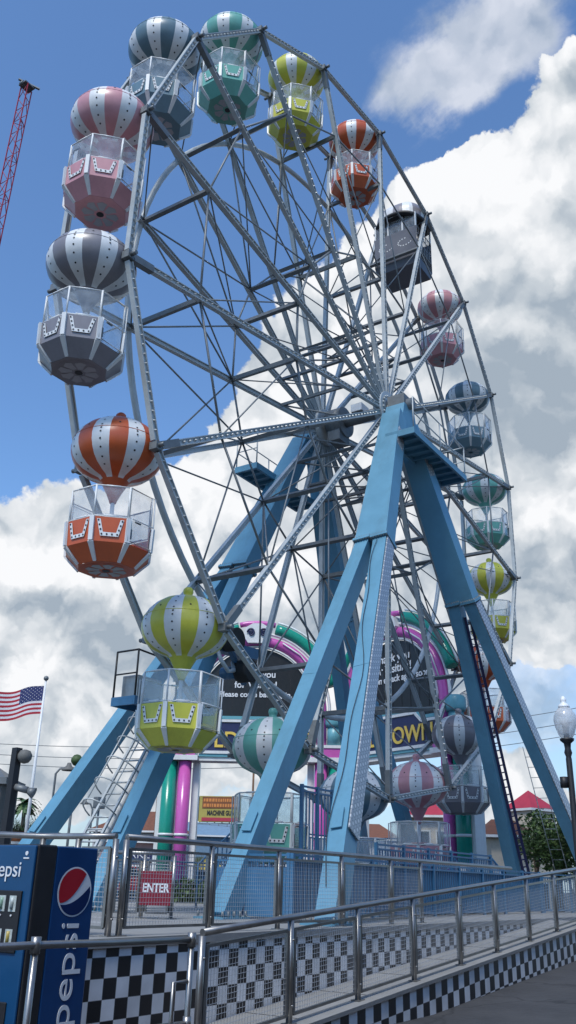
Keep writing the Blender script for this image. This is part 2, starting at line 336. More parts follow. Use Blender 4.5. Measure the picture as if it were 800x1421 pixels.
    brt = blobs([(600, 230, 70, .30), (560, 330, 70, .22), (450, 500, 70, .2), (300, 680, 80, .2), (40, 740, 60, .2), (720, 230, 60, .2), (60, 950, 70, .15), (680, 250, 60, .25)])
    sh = mth('ADD', mth('ADD', .68, mth('MULTIPLY', rel, 2.6)), mth('SUBTRACT', brt, mth('MULTIPLY', dark, .42)))
    pfs = puff(DS, 9.0); sh = mth('ADD', sh, mth('ADD', mth('MULTIPLY', mth('SUBTRACT', f1, .5), .42), mth('MULTIPLY', mth('SUBTRACT', pfs, pf), .75)))
    cr = N.new('ShaderNodeValToRGB'); e = cr.color_ramp.elements
    e[0].position = .18; e[0].color = (.36, .43, .51, 1); e[1].position = 1.0; e[1].color = (.93, .94, .96, 1)
    x = e.new(.55); x.color = (.60, .65, .70, 1); L.new(sh, cr.inputs[0])
    csc = vm('SCALE', cr.outputs[0], CLOUD).outputs[0]
    tint = N.new('ShaderNodeVectorMath'); tint.operation = 'MULTIPLY'; L.new(sky.outputs[0], tint.inputs[0]); tint.inputs[1].default_value = SKYTINT
    sp = N.new('ShaderNodeSeparateXYZ'); L.new(D, sp.inputs[0])
    hz = N.new('ShaderNodeMapRange'); hz.interpolation_type = 'SMOOTHSTEP'; hz.inputs['From Min'].default_value = .36; hz.inputs['From Max'].default_value = -.02; hz.inputs['To Max'].default_value = .72
    L.new(sp.outputs['Z'], hz.inputs[0])
    hm = N.new('ShaderNodeMix'); hm.data_type = 'RGBA'; L.new(hz.outputs[0], hm.inputs[0]); L.new(tint.outputs[0], hm.inputs[6]); hm.inputs[7].default_value = (2.35, 2.95, 3.55, 1)
    mx = N.new('ShaderNodeMix'); mx.data_type = 'RGBA'; L.new(cover, mx.inputs[0]); L.new(hm.outputs[2], mx.inputs[6]); L.new(csc, mx.inputs[7])
    L.new(mx.outputs[2], bg.inputs['Color']); bg.inputs['Strength'].default_value = SKY
SKY = .15; CLOUD = 5.2; SKYTINT = (.70, .90, 1.08)
make_world()
sd = bpy.data.lights.new('sun', 'SUN'); sd.energy = 2.2; sd.angle = radians(14); sd.color = (1, .965, .90)
so = bpy.data.objects.new('sun', sd); COL.objects.link(so); so.rotation_euler = SUN.to_track_quat('Z', 'Y').to_euler(); so.location = (-30, -10, 60)
scene.view_settings.view_transform = 'Standard'; scene.view_settings.look = 'None'; scene.view_settings.gamma = 1; scene.view_settings.exposure = .40
scene.view_settings.use_curve_mapping = False
scene.cycles.max_bounces = 6; scene.cycles.transparent_max_bounces = 24; scene.cycles.diffuse_bounces = 3; scene.cycles.glossy_bounces = 3
scene.cycles.caustics_reflective = False; scene.cycles.caustics_refractive = False

# ================================================================== FERRIS WHEEL
HZ = 15.806; R = 12.0; W = 1.086; PH = radians(149.37); NS = 18
def ang(i): return PH - radians(20)*i
def wp(i, y, r): a = ang(i); return Vector((r*cos(a), y, r*sin(a)))
wheel = thing('ferris_wheel', 'huge grey steel ferris wheel of straight spokes and rims, between blue legs', 'ferris wheel', (0, 0, HZ))
RI = (9.55, 5.3, 2.7)
for side in (-1, 1):
    y = side*W
    for i in range(NS):
        a = ang(i); tg = Vector((-sin(a), 0, cos(a))); p0 = wp(i, side*(W+.12), .45); p1 = wp(i, y, R-.1)
        m = MB()
        # open channel: web and two flanges
        m.beam(p0, p1, .115, .05, ref=(0, 1, 0))
        for s in (-1, 1): m.beam(p0+tg*s*.062+Vector((0, side*.0, 0)), p1+tg*s*.062, .02, .13, ref=(0, 1, 0))
        # node plates and bolts where rim, spoke and axle meet
        c = wp(i, y, R)
        m.box((c.x-.09, c.y-.10, c.z-.09), (c.x+.09, c.y+.10, c.z+.09), 1)
        m.tube([c+Vector((0, side*.10, 0)), c+Vector((0, side*.24, 0))], .05, 8, 1)
        m.beam(wp(i, y, R-.75), wp(i, y, R-.12), .17, .15, mi=1)
        if side < 0:
            k = 0; r = 1.0
            while r < R-.75:
                q = p0.lerp(p1, (r-.45)/(R-.55)); n = m.add([q+tg*.04+Vector((0, -.028, 0)), q-tg*.04+Vector((0, -.028, 0)), q+Vector((cos(a)*.04, -.028, sin(a)*.04)), q-Vector((cos(a)*.04, .028, sin(a)*.04)), q+Vector((0, -.105, 0))])
                for t in ((0, 2, 4), (2, 1, 4), (1, 3, 4), (3, 0, 4)): m.face([n+z for z in t], 2)
                r += .21
        m.build('spoke', ['steel', 'dark_steel', 'lens'], wheel)
        b = wp((i+1) % NS, y, R); ax = (b-c).normalized(); nn = Vector((-ax.z, 0, ax.x))
        m = MB(); s0 = c+ax*.13; s1 = b-ax*.13
        m.beam(s0, s1, .11, .05)
        for s in (-1, 1): m.beam(s0+nn*s*.06, s1+nn*s*.06, .02, .125)
        if side < 0:
            for k in range(1, 19):
                q = s0.lerp(s1, k/19); n = m.add([q+nn*.038+Vector((0, -.028, 0)), q-nn*.038+Vector((0, -.028, 0)), q+ax*.038+Vector((0, -.028, 0)), q-ax*.038+Vector((0, -.028, 0)), q+Vector((0, -.1, 0))])
                for t in ((0, 2, 4), (2, 1, 4), (1, 3, 4), (3, 0, 4)): m.face([n+z for z in t], 1)
        m.build('rim_beam', ['steel', 'lens'], wheel)
# the smooth drive ring on the rear spokes
MB().tube([Vector((RI[0]*cos(2*pi*k/96), W+.10, RI[0]*sin(2*pi*k/96))) for k in range(96)], .085, 8, closed=True).build('drive_ring', 'steel', wheel)
for i in range(NS):
    for r, d in zip(RI, (.115, .12, .09)):
        MB().beam(wp(i, -W, r), wp(i, W, r), d, d, ref=(cos(ang(i)), 0, sin(ang(i)))).build('cross_strut', 'dark_steel', wheel)
    j = (i+1) % NS
    def rod(a, b, nm, t=.022): MB().tube([a, b], t, 6).build(nm, 'rod', wheel)
    rod(wp(i, -W, RI[0]), wp(j, -W, RI[0]), 'ring_tie', .03)
    rod(wp(i, W, RI[0]), wp(j, W, RI[1]), 'cross_rod', .026); rod(wp(j, W, RI[0]), wp(i, W, RI[1]), 'cross_rod', .026)
    rod(wp(i, -W, RI[0]), wp(j, -W, RI[1]), 'cross_rod', .022)
    rod(wp(i, -W, RI[1]), wp(j, -W, RI[1]), 'inner_tie', .035); rod(wp(i, W, RI[1]), wp(j, W, RI[1]), 'inner_tie', .03)
    rod(wp(i, -W, RI[0]), wp(i, W, RI[1]), 'radial_rod', .022); rod(wp(i, W, RI[1]), wp(i, -W, RI[2]), 'radial_rod', .022)
    rod(wp(i, -W*.95, R-.3), wp(i, W, RI[0]), 'rim_stay', .02)
    rod(wp(i, -W, RI[2]), wp(j, W, RI[2]), 'hub_rod', .03)
m = MB(); m.tube([(0, -2.15, 0), (0, 2.15, 0)], .19, 20); m.build('axle', 'dark_steel', wheel)
for side in (-1, 1):
    m = MB(); m.tube([(0, side*(W-.06), 0), (0, side*(W+.22), 0)], .62, 36)
    for k in range(18): c = wp(k, side*(W+.22), .45); m.tube([c, c+Vector((0, side*.05, 0))], .04, 6)
    m.build('hub_flange', 'steel', wheel)
m = MB(); m.tube([(0, .30, 0), (0, .85, 0)], .52, 24); m.box((-.35, .35, -.75), (.3, .8, -.3)); m.build('slip_ring', 'dark_steel', wheel)
MB().box((-.22, -.40, .18), (.28, .0, .45)).build('wiring_box', 'white_paint', wheel)

# ------------------------------------------------------------------ gondolas
def octo(r, z, n=8): return [Vector((r*cos(2*pi*k/n+pi/8), r*sin(2*pi*k/n+pi/8), z)) for k in range(n)]
OCT = 1.0
PROF = [(.10, .83), (.32, .805), (.54, .73), (.72, .61), (.86, .46), (.95, .30), (.98, .15), (.97, .02), (.925, -.12), (.84, -.26), (.70, -.38), (.51, -.47), (.36, -.52), (.30, -.57), (.24, -.68), (.15, -.85), (.085, -1.0), (.07, -1.05)]
PROTO = {}
def make_gondola(color):
    pm = 'paint_'+color
    root = bpy.data.objects.new('balloon_gondola', None); COL.objects.link(root)
    m = MB(); G = 16; SUB = 3
    off = -pi/16 + pi/8*0
    m.lathe(PROF, G*SUB, smooth=True, ph=radians(45)-pi/16, mi=lambda k, i: (0 if ((k//SUB) % 2 == 0) or i >= 13 else 1))
    def surf(th, t):           # point and normal on the balloon skin
        f = t*(len(PROF)-1); i = min(int(f), len(PROF)-2); u = f-i
        r = PROF[i][0]*(1-u)+PROF[i+1][0]*u; z = PROF[i][1]*(1-u)+PROF[i+1][1]*u
        dr = PROF[i+1][0]-PROF[i][0]; dz = PROF[i+1][1]-PROF[i][1]; l = sqrt(dr*dr+dz*dz)
        n = Vector((-dz/l*cos(th), -dz/l*sin(th), dr/l)); return Vector((r*cos(th), r*sin(th), z)), n
    def dot(th, t, rad=.022):
        p, n = surf(th, t); p = p+n*.004; u = n.cross(Vector((0, 0, 1))).normalized(); v = n.cross(u)
        q = m.add([p+(u*cos(2*pi*k/8)+v*sin(2*pi*k/8))*rad for k in range(8)]); m.face([q+k for k in range(8)], 2)
    for g in range(G):
        th = radians(45) + g*2*pi/G
        if g % 2: 
            for t in (.105, .16, .22, .28, .315, .35, .42, .49, .56, .615): dot(th, t)
        else: dot(th, .25, .024)
    # moulded seam round the middle
    m.lathe([(.945, .296), (.957, .296), (.957, .284), (.945, .284)], 48, mi=0)
    # axle stubs reach the rim on both sides
    m.tube([(0, -W+.1, 0), (0, -.9, 0)], .06, 8, 3); m.tube([(0, W-.1, 0), (0, .9, 0)], .06, 8, 3)
    m.build('balloon', [pm, 'white_paint', 'black', 'dark_steel'], root)
    MB().lathe([(.02, 1.08), (.07, 1.07), (.11, 1.03), (.12, .97), (.105, .92), (.09, .88), (.13, .84), (.20, .80)], 16).build('finial', pm, root)
    MB().tube([(0, 0, -1.0), (0, 0, -2.5)], .045, 10).build('centre_pole', 'white_paint', root)
    # tub: eight-sided band, tapered lower part, door side (-y) left open
    RO, ZR, ZB, ZF, RF = .925, -1.69, -2.20, -2.52, .60
    a = octo(RO, ZR); b = octo(RO-.02, ZB); c = octo(RF, ZF); ai = octo(RO-.06, ZR); bi = octo(RO-.08, ZB)
    def doorside(k): return k == 5      # side whose outward normal is -y
    m = MB()
    for k in range(8):
        j = (k+1) % 8
        mid = (a[k]+a[j])/2; op = abs(mid.x) < .05
        if not op:
            m.quad(b[k], b[j], a[j], a[k], 0); m.quad(a[k], a[j], ai[j], ai[k], 1); m.quad(ai[k], ai[j], bi[j], bi[k], 0)
        m.quad(c[k], c[j], b[j], b[k], 2)
    m.face([m.add([q])for q in [bi[k] for k in range(8)]], 0)
    # white corner ribs
    for k in range(8):
        p = a[k]; q = b[k]; s = c[k]; d = Vector((p.x, p.y, 0)).normalized()
        m.beam(q+d*.012+Vector((0, 0, .005)), p+d*.012, .09, .05, ref=d, mi=1)
        m.beam(s+d*.012, q+d*.008-Vector((0, 0, .012)), .06, .04, ref=d, w1=.11, h1=.04, mi=1)
    m.build('tub', [pm, 'white_paint', pm], root)
    # floor plate underneath with its pinwheel of white petals
    m = MB(); q = octo(RF-.002, ZF-.004); n = m.add(q); m.face(range(n, n+8), 0)
    ring = [Vector((.47*cos(2*pi*k/24), .47*sin(2*pi*k/24), ZF-.010)) for k in range(24)]; n = m.add(ring); m.face(range(n, n+24), 1)
    for k in range(8):
        t = k*pi/4; P_ = lambda r_, d_: Vector((r_*cos(t+d_), r_*sin(t+d_), ZF-.016))
        n = m.add([P_(.13, -.1), P_(.36, -.22), P_(.42, .10), P_(.39, .42), P_(.30, .40), P_(.16, .55)]); m.face(range(n, n+6), 2)
    n = m.add([Vector((.085*cos(2*pi*k/12), .085*sin(2*pi*k/12), ZF-.022)) for k in range(12)]); m.face(range(n, n+12), 3)
    m.build('floor_plate', [pm, 'paint_'+color, 'petal', 'black'], root)
    # white U marquees with black lamps on every closed side
    for k in range(8):
        j = (k+1) % 8; mid = (a[k]+a[j])/2
        if abs(mid.x) < .05: continue
        d = Vector((mid.x, mid.y, 0)).normalized(); tg = Vector((-d.y, d.x, 0)); o = d*(mid.length if False else sqrt(mid.x**2+mid.y**2)-.006) 
        m = MB(); pts = [(-.245, -1.77), (-.16, -2.055), (.16, -2.055), (.245, -1.77)]
        def PT(u, z, e): return o + tg*(u*.95) + d*e + Vector((0, 0, z))
        outer = [(-.28, -1.74), (-.185, -2.095), (.185, -2.095), (.28, -1.74)]; inner = [(-.205, -1.74), (-.135, -2.015), (.135, -2.015), (.205, -1.74)]
        for s in range(3): m.quad(PT(*outer[s], .016), PT(*outer[s+1], .016), PT(*inner[s+1], .016), PT(*inner[s], .016), 0)
        for s in range(3):
            u0_, z0_ = pts[s]; u1_, z1_ = pts[s+1]
            for e in range(0 if s == 0 else 1, 4):
                u = u0_+(u1_-u0_)*e/3; z = z0_+(z1_-z0_)*e/3
                n = m.add([PT(u+.02*cos(2*pi*w_/8), z+.02*sin(2*pi*w_/8), .024) for w_ in range(8)]); m.face(range(n, n+8), 1)
        m.build('lamp_trim', ['white_paint', 'black'], root)
    # tubular window frames and clear acrylic panes
    ZT = -1.0; t_ = octo(RO-.05, ZT); l_ = octo(RO-.05, ZR+.02); m = MB()
    for k in range(8):
        j = (k+1) % 8; mid = (t_[k]+t_[j])/2; op = abs(mid.x) < .05
        m.tube([l_[k], t_[k]], .02, 6); m.tube([t_[k], t_[j]], .014, 6)
        u = (t_[j]-t_[k])
        if not op:
            m.tube([l_[k].lerp(l_[j], .28)+Vector((0, 0, .03)), l_[k].lerp(l_[j], .72)+Vector((0, 0, .03))], .02, 6); m.tube([t_[k].lerp(t_[j], .28), t_[k].lerp(t_[j], .72)], .021, 6)
            m.tube([l_[k]+Vector((0, 0, .015)), l_[j]+Vector((0, 0, .015))], .014, 6)
    m.build('window_frame', 'white_paint', root)
    for k in range(8):
        j = (k+1) % 8; mid = (t_[k]+t_[j])/2; op = abs(mid.x) < .05
        lo = [b[k], b[j]] if op else [l_[k], l_[j]]
        f = .97; m = MB(); q = [lo[0], lo[1], t_[j], t_[k]]; cc = sum(q, Vector())/4
        q = [cc+(p-cc)*f for p in q]; dn = Vector((cc.x, cc.y, 0)).normalized()*.004
        n = m.add(q+[p-dn for p in q])
        for fc in ((0, 1, 2, 3), (7, 6, 5, 4), (0, 4, 5, 1), (1, 5, 6, 2), (2, 6, 7, 3), (3, 7, 4, 0)): m.face([n+z for z in fc])
        pane = m.build('door_pane' if op else 'window_pane', 'acrylic', root)
        if op and mid.y < 0:
            hb = MB(); hb.box((-.30, -RO*.93-.02, -2.10), (-.26, -RO*.93+.01, -1.9)); hb.build('latch', 'dark_steel', root); hb = MB(); hb.tube([(-.2, -RO*.96, -1.72), (-.05, -RO*.96, -1.72)], .022, 6); hb.build('door_handle', 'dark_steel', root)
        if op:
            fr = MB(); x0, x1 = b[k]*1.03, b[j]*1.03; y0, y1 = t_[k]*1.07, t_[j]*1.07
            zz = lambda v, z: Vector((v.x, v.y, z))
            A = zz(x0, ZB+.05); B = zz(x1, ZB+.05); C = zz(y1, ZT-.03); Dd = zz(y0, ZT-.03)
            fr.tube([A, B, C, Dd], .017, 6, closed=True); fr.tube([zz(A.lerp(Dd, .5), -1.66), zz(B.lerp(C, .5), -1.66)], .014, 6)
            fr.tube([A.lerp(B, .1)*1.0+Vector((0, 0, .2)), A.lerp(B, .1)+Vector((0, 0, .5))], .02, 6)
            fr.build('door_frame', 'white_paint', root)
    # bench seen through the panes
    m = MB()
    for s in (0, 2, 4): 
        th = s*pi/2-pi/2*0
    m.box((-.72, -.42, -2.0), (-.30, .42, -1.94)); m.box((.30, -.42, -2.0), (.72, .42, -1.94)); m.tube([(0, 0, -1.62), (0, 0, -1.58)], .26, 16); m.build('bench', pm, root)
    return root
CYC = ['blue', 'mint', 'yellow', 'orange', 'gray', 'pink']
WORD = {'blue': 'slate blue', 'mint': 'mint green', 'yellow': 'yellow', 'orange': 'orange', 'gray': 'mauve grey', 'pink': 'dusty pink'}
WHERE = {0: 'left of the mint one at the top', 1: 'at the very summit of the wheel', 2: 'near the top, right of the mint one', 3: 'high right, just above the boxy cabin', 5: 'directly below the boxy dark cabin', 6: 'at the right, level with the hub', 7: 'on the right rim below the blue one', 8: 'low on the right rim above the orange one', 9: 'half hidden behind lower right blue legs', 10: 'low, before the pink and green pillars', 11: 'at the bottom middle above blue railings', 12: 'at the bottom, hidden by a lamp panel leg', 13: 'half hidden behind the long blue leg', 14: 'low left, before the caged ladder', 15: 'on the left above the yellow one', 16: 'at the leftmost point of the wheel', 17: 'upper left, above the grey one'}
GRP = 'balloon gondolas hanging on the ferris wheel'
for i in range(NS):
    if i == 4: continue
    c = CYC[i % 6]
    if c not in PROTO: root = PROTO[c] = make_gondola(c)
    else:
        src = PROTO[c]; root = src.copy(); COL.objects.link(root)
        for ch in list(src.children): copy_part(ch, root)
    p = wp(i, 0, R); root.location = (p.x, 0, HZ+p.z)
    root.rotation_euler = (0, radians(random.uniform(-1.2, 1.2)), 0)
    tag(root, f'{WORD[c]} and white striped balloon gondola {WHERE[i]}', 'gondola', GRP)

# the one boxy cabin
p = wp(4, 0, R)
cab = thing('boxy_gondola', 'boxy dark grey gondola with an arched striped roof, between orange and pink ones', 'gondola', (p.x, 0, HZ+p.z), 0, GRP)
HX, HY = .72, .93
m = MB()
def cabbody(z0, z1, e0=0., e1=0.):
    n = m.add([(-HX+e0, -HY+e0, z0), (HX-e0, -HY+e0, z0), (HX-e0, HY-e0, z0), (-HX+e0, HY-e0, z0), (-HX+e1, -HY+e1, z1), (HX-e1, -HY+e1, z1), (HX-e1, HY-e1, z1), (-HX+e1, HY-e1, z1)])
    for q in ((3, 2, 1, 0), (4, 5, 6, 7), (0, 1, 5, 4), (1, 2, 6, 5), (2, 3, 7, 6), (3, 0, 4, 7)): m.face([n+z for z in q])
# open gate side (-y): three walls, floor
m.box((-HX, -HY, -2.4), (-HX+.05, HY, -.97)); m.box((HX-.05, -HY, -2.4), (HX, HY, -.97)); m.box((-HX+.052, HY-.05, -2.4), (HX-.052, HY, -.97))
cabbody(-2.72, -2.402, .06, .0)
m.build('cabin_wall', 'cab_gray', cab)
m = MB()
for z in (-2.36, -2.0, -1.65, -1.3, -.97): m.tube([(-HX+.06, -HY, z), (HX-.06, -HY, z)], .018, 6)
for k in range(9): x = -HX+.06+k*(2*HX-.12)/8; m.tube([(x, -HY, -2.38), (x, -HY, -.97)], .014, 6)
m.build('gate', 'stainless', cab)
m = MB()
for x in (-HX+.03, HX-.03):
    for yy in (-HY+.03, -.32, .32, HY-.03): m.box((x-.025, yy-.03, -.968), (x+.025, yy+.03, -.27))
m.build('window_frame', 'white_paint', cab)
for x in (-HX+.03, HX-.03): 
    MB().box((x-.003, -HY+.07, -.95), (x+.003, HY-.07, -.32)).build('window_pane', 'acrylic', cab)
# domed roof with grey and white gores over a dark arched brim
def dome(th, t):
    e = sin(t)**.62 if t > 0 else 0; c_ = cos(t)**.75 if t < pi/2 else 0
    cx, sx_ = cos(th), sin(th); q = (abs(cx)**2.6+abs(sx_)**2.6)**(-1/2.6)
    return ((HX+.16)*cx*q*c_, (HY+.12)*sx_*q*c_, -.28+.95*e)
m = MB(); G = 48; NT = 10
for k in range(G):
    for j in range(NT):
        a0, a1 = 2*pi*k/G, 2*pi*(k+1)/G; t0, t1 = pi/2*j/NT, pi/2*(j+1)/NT
        m.quad(dome(a0, t0), dome(a1, t0), dome(a1, t1), dome(a0, t1), 0 if (k//3) % 2 == 0 else 1)
n = m.add([dome(2*pi*k/G, 0) for k in range(G)]); m.face(range(n, n+G), 2)
m.tube([(0, -W+.06, 0), (0, W-.06, 0)], .07, 8, 2)
for f in range(len(m.sm)): m.sm[f] = False
m.build('roof', ['paint_gray', 'white_paint', 'black'], cab)
m = MB(); m.tube([Vector(dome(2*pi*k/64, 0))+Vector((0, 0, -.05+.16*abs(cos(2*pi*k/64))**3-.16*abs(sin(2*pi*k/64))**3)) for k in range(64)], .09, 8, closed=True)
m.build('roof_brim', 'black', cab)
for c0 in (-.42, .42):
    m = MB()
    for k in range(11):
        t = -2.6+k*.42; y = c0+.30*cos(t)*(1 if True else 1); z = -1.58+.17*sin(t)
        n = m.add([(-HX-.006, y+.03*cos(2*pi*w_/8), z+.03*sin(2*pi*w_/8)) for w_ in range(8)]); m.face(range(n, n+8))
    m.build('dot_pattern', 'white_paint', cab)

# ================================================================== SUPPORT FRAMES
ZP = 1.0
def mir(sx, sy, p): return Vector((sx*p[0], sy*p[1], p[2]))
TOP = (.42, 1.68, 15.25); FK = (2.98, 2.25, 10.04); FA = (8.17, 1.67, ZP); FB = (8.62, 4.26, ZP)
def uvpanel(name, p0, p1, ref, off, w0, w1, thick, parent):
    """thin cover panel lying on the side of a beam, with a UV map in metres"""
    p0 = Vector(p0); p1 = Vector(p1); ax = (p1-p0).normalized(); rf = Vector(ref); v = (rf-ax*rf.dot(ax)).normalized(); u = v.cross(ax)
    vs = []; 
    for e in (off, off+thick):
        for p, w in ((p0, w0), (p1, w1)):
            for s in (-1, 1): vs.append(p+v*e+u*s*w/2)
    me = bpy.data.meshes.new(name); me.from_pydata([tuple(q) for q in vs], [], [(0, 1, 3, 2), (4, 6, 7, 5), (0, 4, 5, 1), (2, 3, 7, 6), (0, 2, 6, 4), (1, 5, 7, 3)])
    uv = me.uv_layers.new(name='UVMap'); ln = (p1-p0).length
    co = {}
    for i in range(8): co[i] = ((-1 if i % 2 == 0 else 1)*(w0 if (i//2) % 2 == 0 else w1)/2, 0 if (i//2) % 2 == 0 else ln)
    for lp in me.loops: uv.data[lp.index].uv = co[lp.vertex_index]
    me.materials.append(MT['lamp_panel']); o = bpy.data.objects.new(name, me); COL.objects.link(o); o.parent = parent; return o
def collar(parent, c, ax, wy, wx):
    m = MB(); c = Vector(c); ax = Vector(ax).normalized()
    m.beam(c-ax*.04, c+ax*.04, wx, wy, ref=(0, 1, 0)); v = Vector((0, 1, 0))-ax*ax.y; v.normalize(); u = v.cross(ax)
    for k in range(7):
        for s in (-1, 1): q = c+v*((k-3)/3.4*wy/2)+u*s*(wx/2-.03); m.tube([q-ax*.075, q+ax*.075], .022, 6, 1)
    for k in range(4):
        for s in (-1, 1): q = c+u*((k-1.5)/2*wx/2)+v*s*(wy/2-.03); m.tube([q-ax*.075, q+ax*.075], .022, 6, 1)
    m.build('flange', ['blue_paint', 'dark_steel'], parent)
for sy, lab in ((-1, 'near blue steel support frame with silver lamp panels on its legs'), (1, 'far blue steel support frame with a caged ladder, behind the wheel')):
    fr = thing('support_frame', lab, 'support frame', (0, 0, 0), 0, 'blue frames carrying the wheel')
    for sx in (-1, 1):
        T = mir(sx, sy, TOP); F = mir(sx, sy, FK); A = mir(sx, sy, FA); B = mir(sx, sy, FB)
        ax = (F-T).normalized()
        MB().beam(T, F, .50, .62, w1=.54, h1=.92).build('main_beam', 'blue_paint', fr)
        a0 = F + Vector((0, -sy*.26, 0)); b0 = F + Vector((0, sy*.26, 0))
        MB().beam(a0+ax*.05, A, .46, .38).build('leg', 'blue_paint', fr)
        MB().beam(b0+ax*.05, B, .46, .38).build('leg', 'blue_paint', fr)
        for s0, s1 in ((a0, A), (b0, B)):
            axx = (s1-s0).normalized(); q = s0.lerp(s1, .45); MB().beam(q-axx*.012, q+axx*.012, .468, .388).build('weld_seam', 'blue_paint', fr)
            q = s0.lerp(s1, .80); MB().beam(q+Vector((sx*.24, 0, .12)), q+Vector((sx*.24, 0, .12))+axx*.42, .03, .22).build('inspection_plate', 'blue_paint', fr)
        collar(fr, a0+ax*.02, ax, .50, .62); collar(fr, b0+ax*.02, ax, .50, .62)
        m = MB()
        for q in (A, B):
            m.box((q.x-.42, q.y-.34, ZP), (q.x+.42, q.y+.34, ZP+.035), 0)
            for k in range(5):
                for s in (-1, 1): m.tube([(q.x-.36+k*.18, q.y+s*.28, ZP+.035), (q.x-.36+k*.18, q.y+s*.28, ZP+.13)], .025, 6, 1)
        m.build('foot_plate', ['blue_paint', 'dark_steel'], fr)
        if sy < 0:
            uvpanel('lamp_panel', T.lerp(F, .16), T.lerp(F, .985), (0, -1, 0), .335+.075*0, .40, .44, .02, fr).location = (0, 0, 0)
            e = b0.lerp(B, .84 if sx < 0 else .97)
            uvpanel('lamp_panel', b0+ax*.12, e, (0, -1, 0), .205, .42, .42, .03, fr)
    # bearing block joining both main beams, and the bolted cap
    m = MB(); y0, y1 = sorted((sy*1.36, sy*2.0))
    n = m.add([(-.62, y0, 14.75), (.62, y0, 14.75), (.62, y1, 14.75), (-.62, y1, 14.75), (-.34, y0, 15.72), (.34, y0, 15.72), (.34, y1, 15.72), (-.34, y1, 15.72)])
    for q in ((3, 2, 1, 0), (4, 5, 6, 7), (0, 1, 5, 4), (1, 2, 6, 5), (2, 3, 7, 6), (3, 0, 4, 7)): m.face([n+z for z in q])
    m.build('bearing_block', 'blue_paint', fr)
    m = MB(); m.box((-.30, y0+.03, 15.722), (.30, y1-.03, 16.10)); m.build('bearing_cap', 'dark_steel', fr)
    # service walkway
    if sy < 0: X0, X1, Y0, Y1, Z = -1.25, 2.75, -2.72, -1.76, 14.18
    else: X0, X1, Y0, Y1, Z = -2.6, 1.0, 2.0, 2.85, 13.6
    m = MB(); m.box((X0, Y0, Z), (X1, Y1, Z+.06))
    for x in (X0+.04, X1-.04): m.box((x-.04, Y0, Z-.14), (x+.04, Y1, Z-.003))
    for yy in (Y0+.04, Y1-.04): m.box((X0+.082, yy-.04, Z-.14), (X1-.082, yy+.04, Z-.003))
    for k in range(1, 9): x = X0+(X1-X0)*k/9; m.box((x-.025, Y0+.082, Z-.12), (x+.025, Y1-.082, Z-.003))
    m.build('walkway', 'blue_paint', fr)
    m = MB(); ye = Y0+.04 if sy < 0 else Y1-.04; yi = Y1-.04 if sy < 0 else Y0+.04
    for x in (X0+.04, (X0+X1)/2, X1-.04): m.tube([(x, ye, Z+.06), (x, ye, Z+1.1)], .022, 6)
    for x in ((X1-.04,) if sy < 0 else (X0+.04,)): m.tube([(x, yi, Z+.06), (x, yi, Z+1.1)], .022, 6); m.tube([(x, yi, Z+1.1), (x, ye, Z+1.1)], .022, 6); m.tube([(x, yi, Z+.58), (x, ye, Z+.58)], .018, 6)
    for z in (1.1, .58): m.tube([(X0+.04, ye, Z+z), (X1-.04, ye, Z+z)], .02, 6)
    m.build('guard_rail', 'steel', fr)
    if sy < 0:
        # cable down the near lamp leg
        F = mir(-1, -1, FK)+Vector((0, -.26, 0)); B = mir(-1, -1, FB); pts = []
        for k in range(31): t = k/30; q = F.lerp(B, .02+.93*t); pts.append(q+Vector((-.225, .09*sin(t*9)+.05*sin(t*23)+.04, .14)))
        MB().tube(pts, .008, 5).build('cable', 'black', fr)
        q0, q1 = Vector((3.25, -2.27, 9.6)), Vector((8.36, -2.0, 1.05)); m = MB(); u = Vector((.35, -.9, .2)).normalized()*.085
        for s in (-1, 1): m.beam(q0+u*s, q1+u*s, .035, .09, ref=u)
        for k in range(1, 40): q = q0.lerp(q1, k/40); m.beam(q-u, q+u, .03, .03)
        m.build('cable_tray', 'navy', fr)
        q0, q1 = Vector((6.05, -3.0, 5.9)), Vector((8.9, -3.05, 1.05)); m = MB()
        for s in (-1, 1): m.tube([q0+Vector((.0, .2*s, 0)), q1+Vector((0, .2*s, 0))], .014, 6)
        for k in range(1, 16): q = q0.lerp(q1, k/16); m.tube([q-Vector((0, .2, 0)), q+Vector((0, .2, 0))], .010, 5)
        m.build('ladder', 'steel', fr)
    else:
        # ladder with safety hoops beside the far leg
        L0 = Vector((-8.30, 2.62, 1.04)); L1 = Vector((-5.52, 2.62, 5.60)); m = MB(); u = Vector((.10, -.9, 0)).normalized()*.25
        for s in (-1, 1): m.beam(L0+u*s, L1+u*s, .05, .06, ref=u)
        for k in range(1, 17): q = L0.lerp(L1, k/17); m.tube([q-u, q+u], .022, 6)
        m.build('ladder', 'steel', fr)
        m = MB(); nrm = Vector((-.85, .0, .52)).normalized()
        for k in range(6):
            q = L0.lerp(L1, .42+.11*k); m.tube([q+u*cos(pi*j/10)*1.5+nrm*sin(pi*j/10)*.62 for j in range(11)], .018, 5)
        for j in (2, 5, 8): m.tube([L0.lerp(L1, .42)+u*cos(pi*j/10)*1.5+nrm*sin(pi*j/10)*.62, L0.lerp(L1, .97)+u*cos(pi*j/10)*1.5+nrm*sin(pi*j/10)*.62], .016, 5)
        m.build('safety_cage', 'steel', fr)
        MB().tube([L0+Vector((.36, .0, .02)), L1+Vector((.36, .0, -.1))], .10, 10).build('cable_duct', 'white_paint', fr)
        m = MB(); m.box((-7.40, 1.72, 5.50), (-5.70, 2.46, 5.56)); 
        for yy in (1.75, 2.43): m.box((-7.40, yy-.03, 5.36), (-5.70, yy+.03, 5.498))
        m.box((-7.40, 1.782, 5.36), (-7.34, 2.398, 5.498)); m.build('landing', 'blue_rail', fr)
        m = MB()
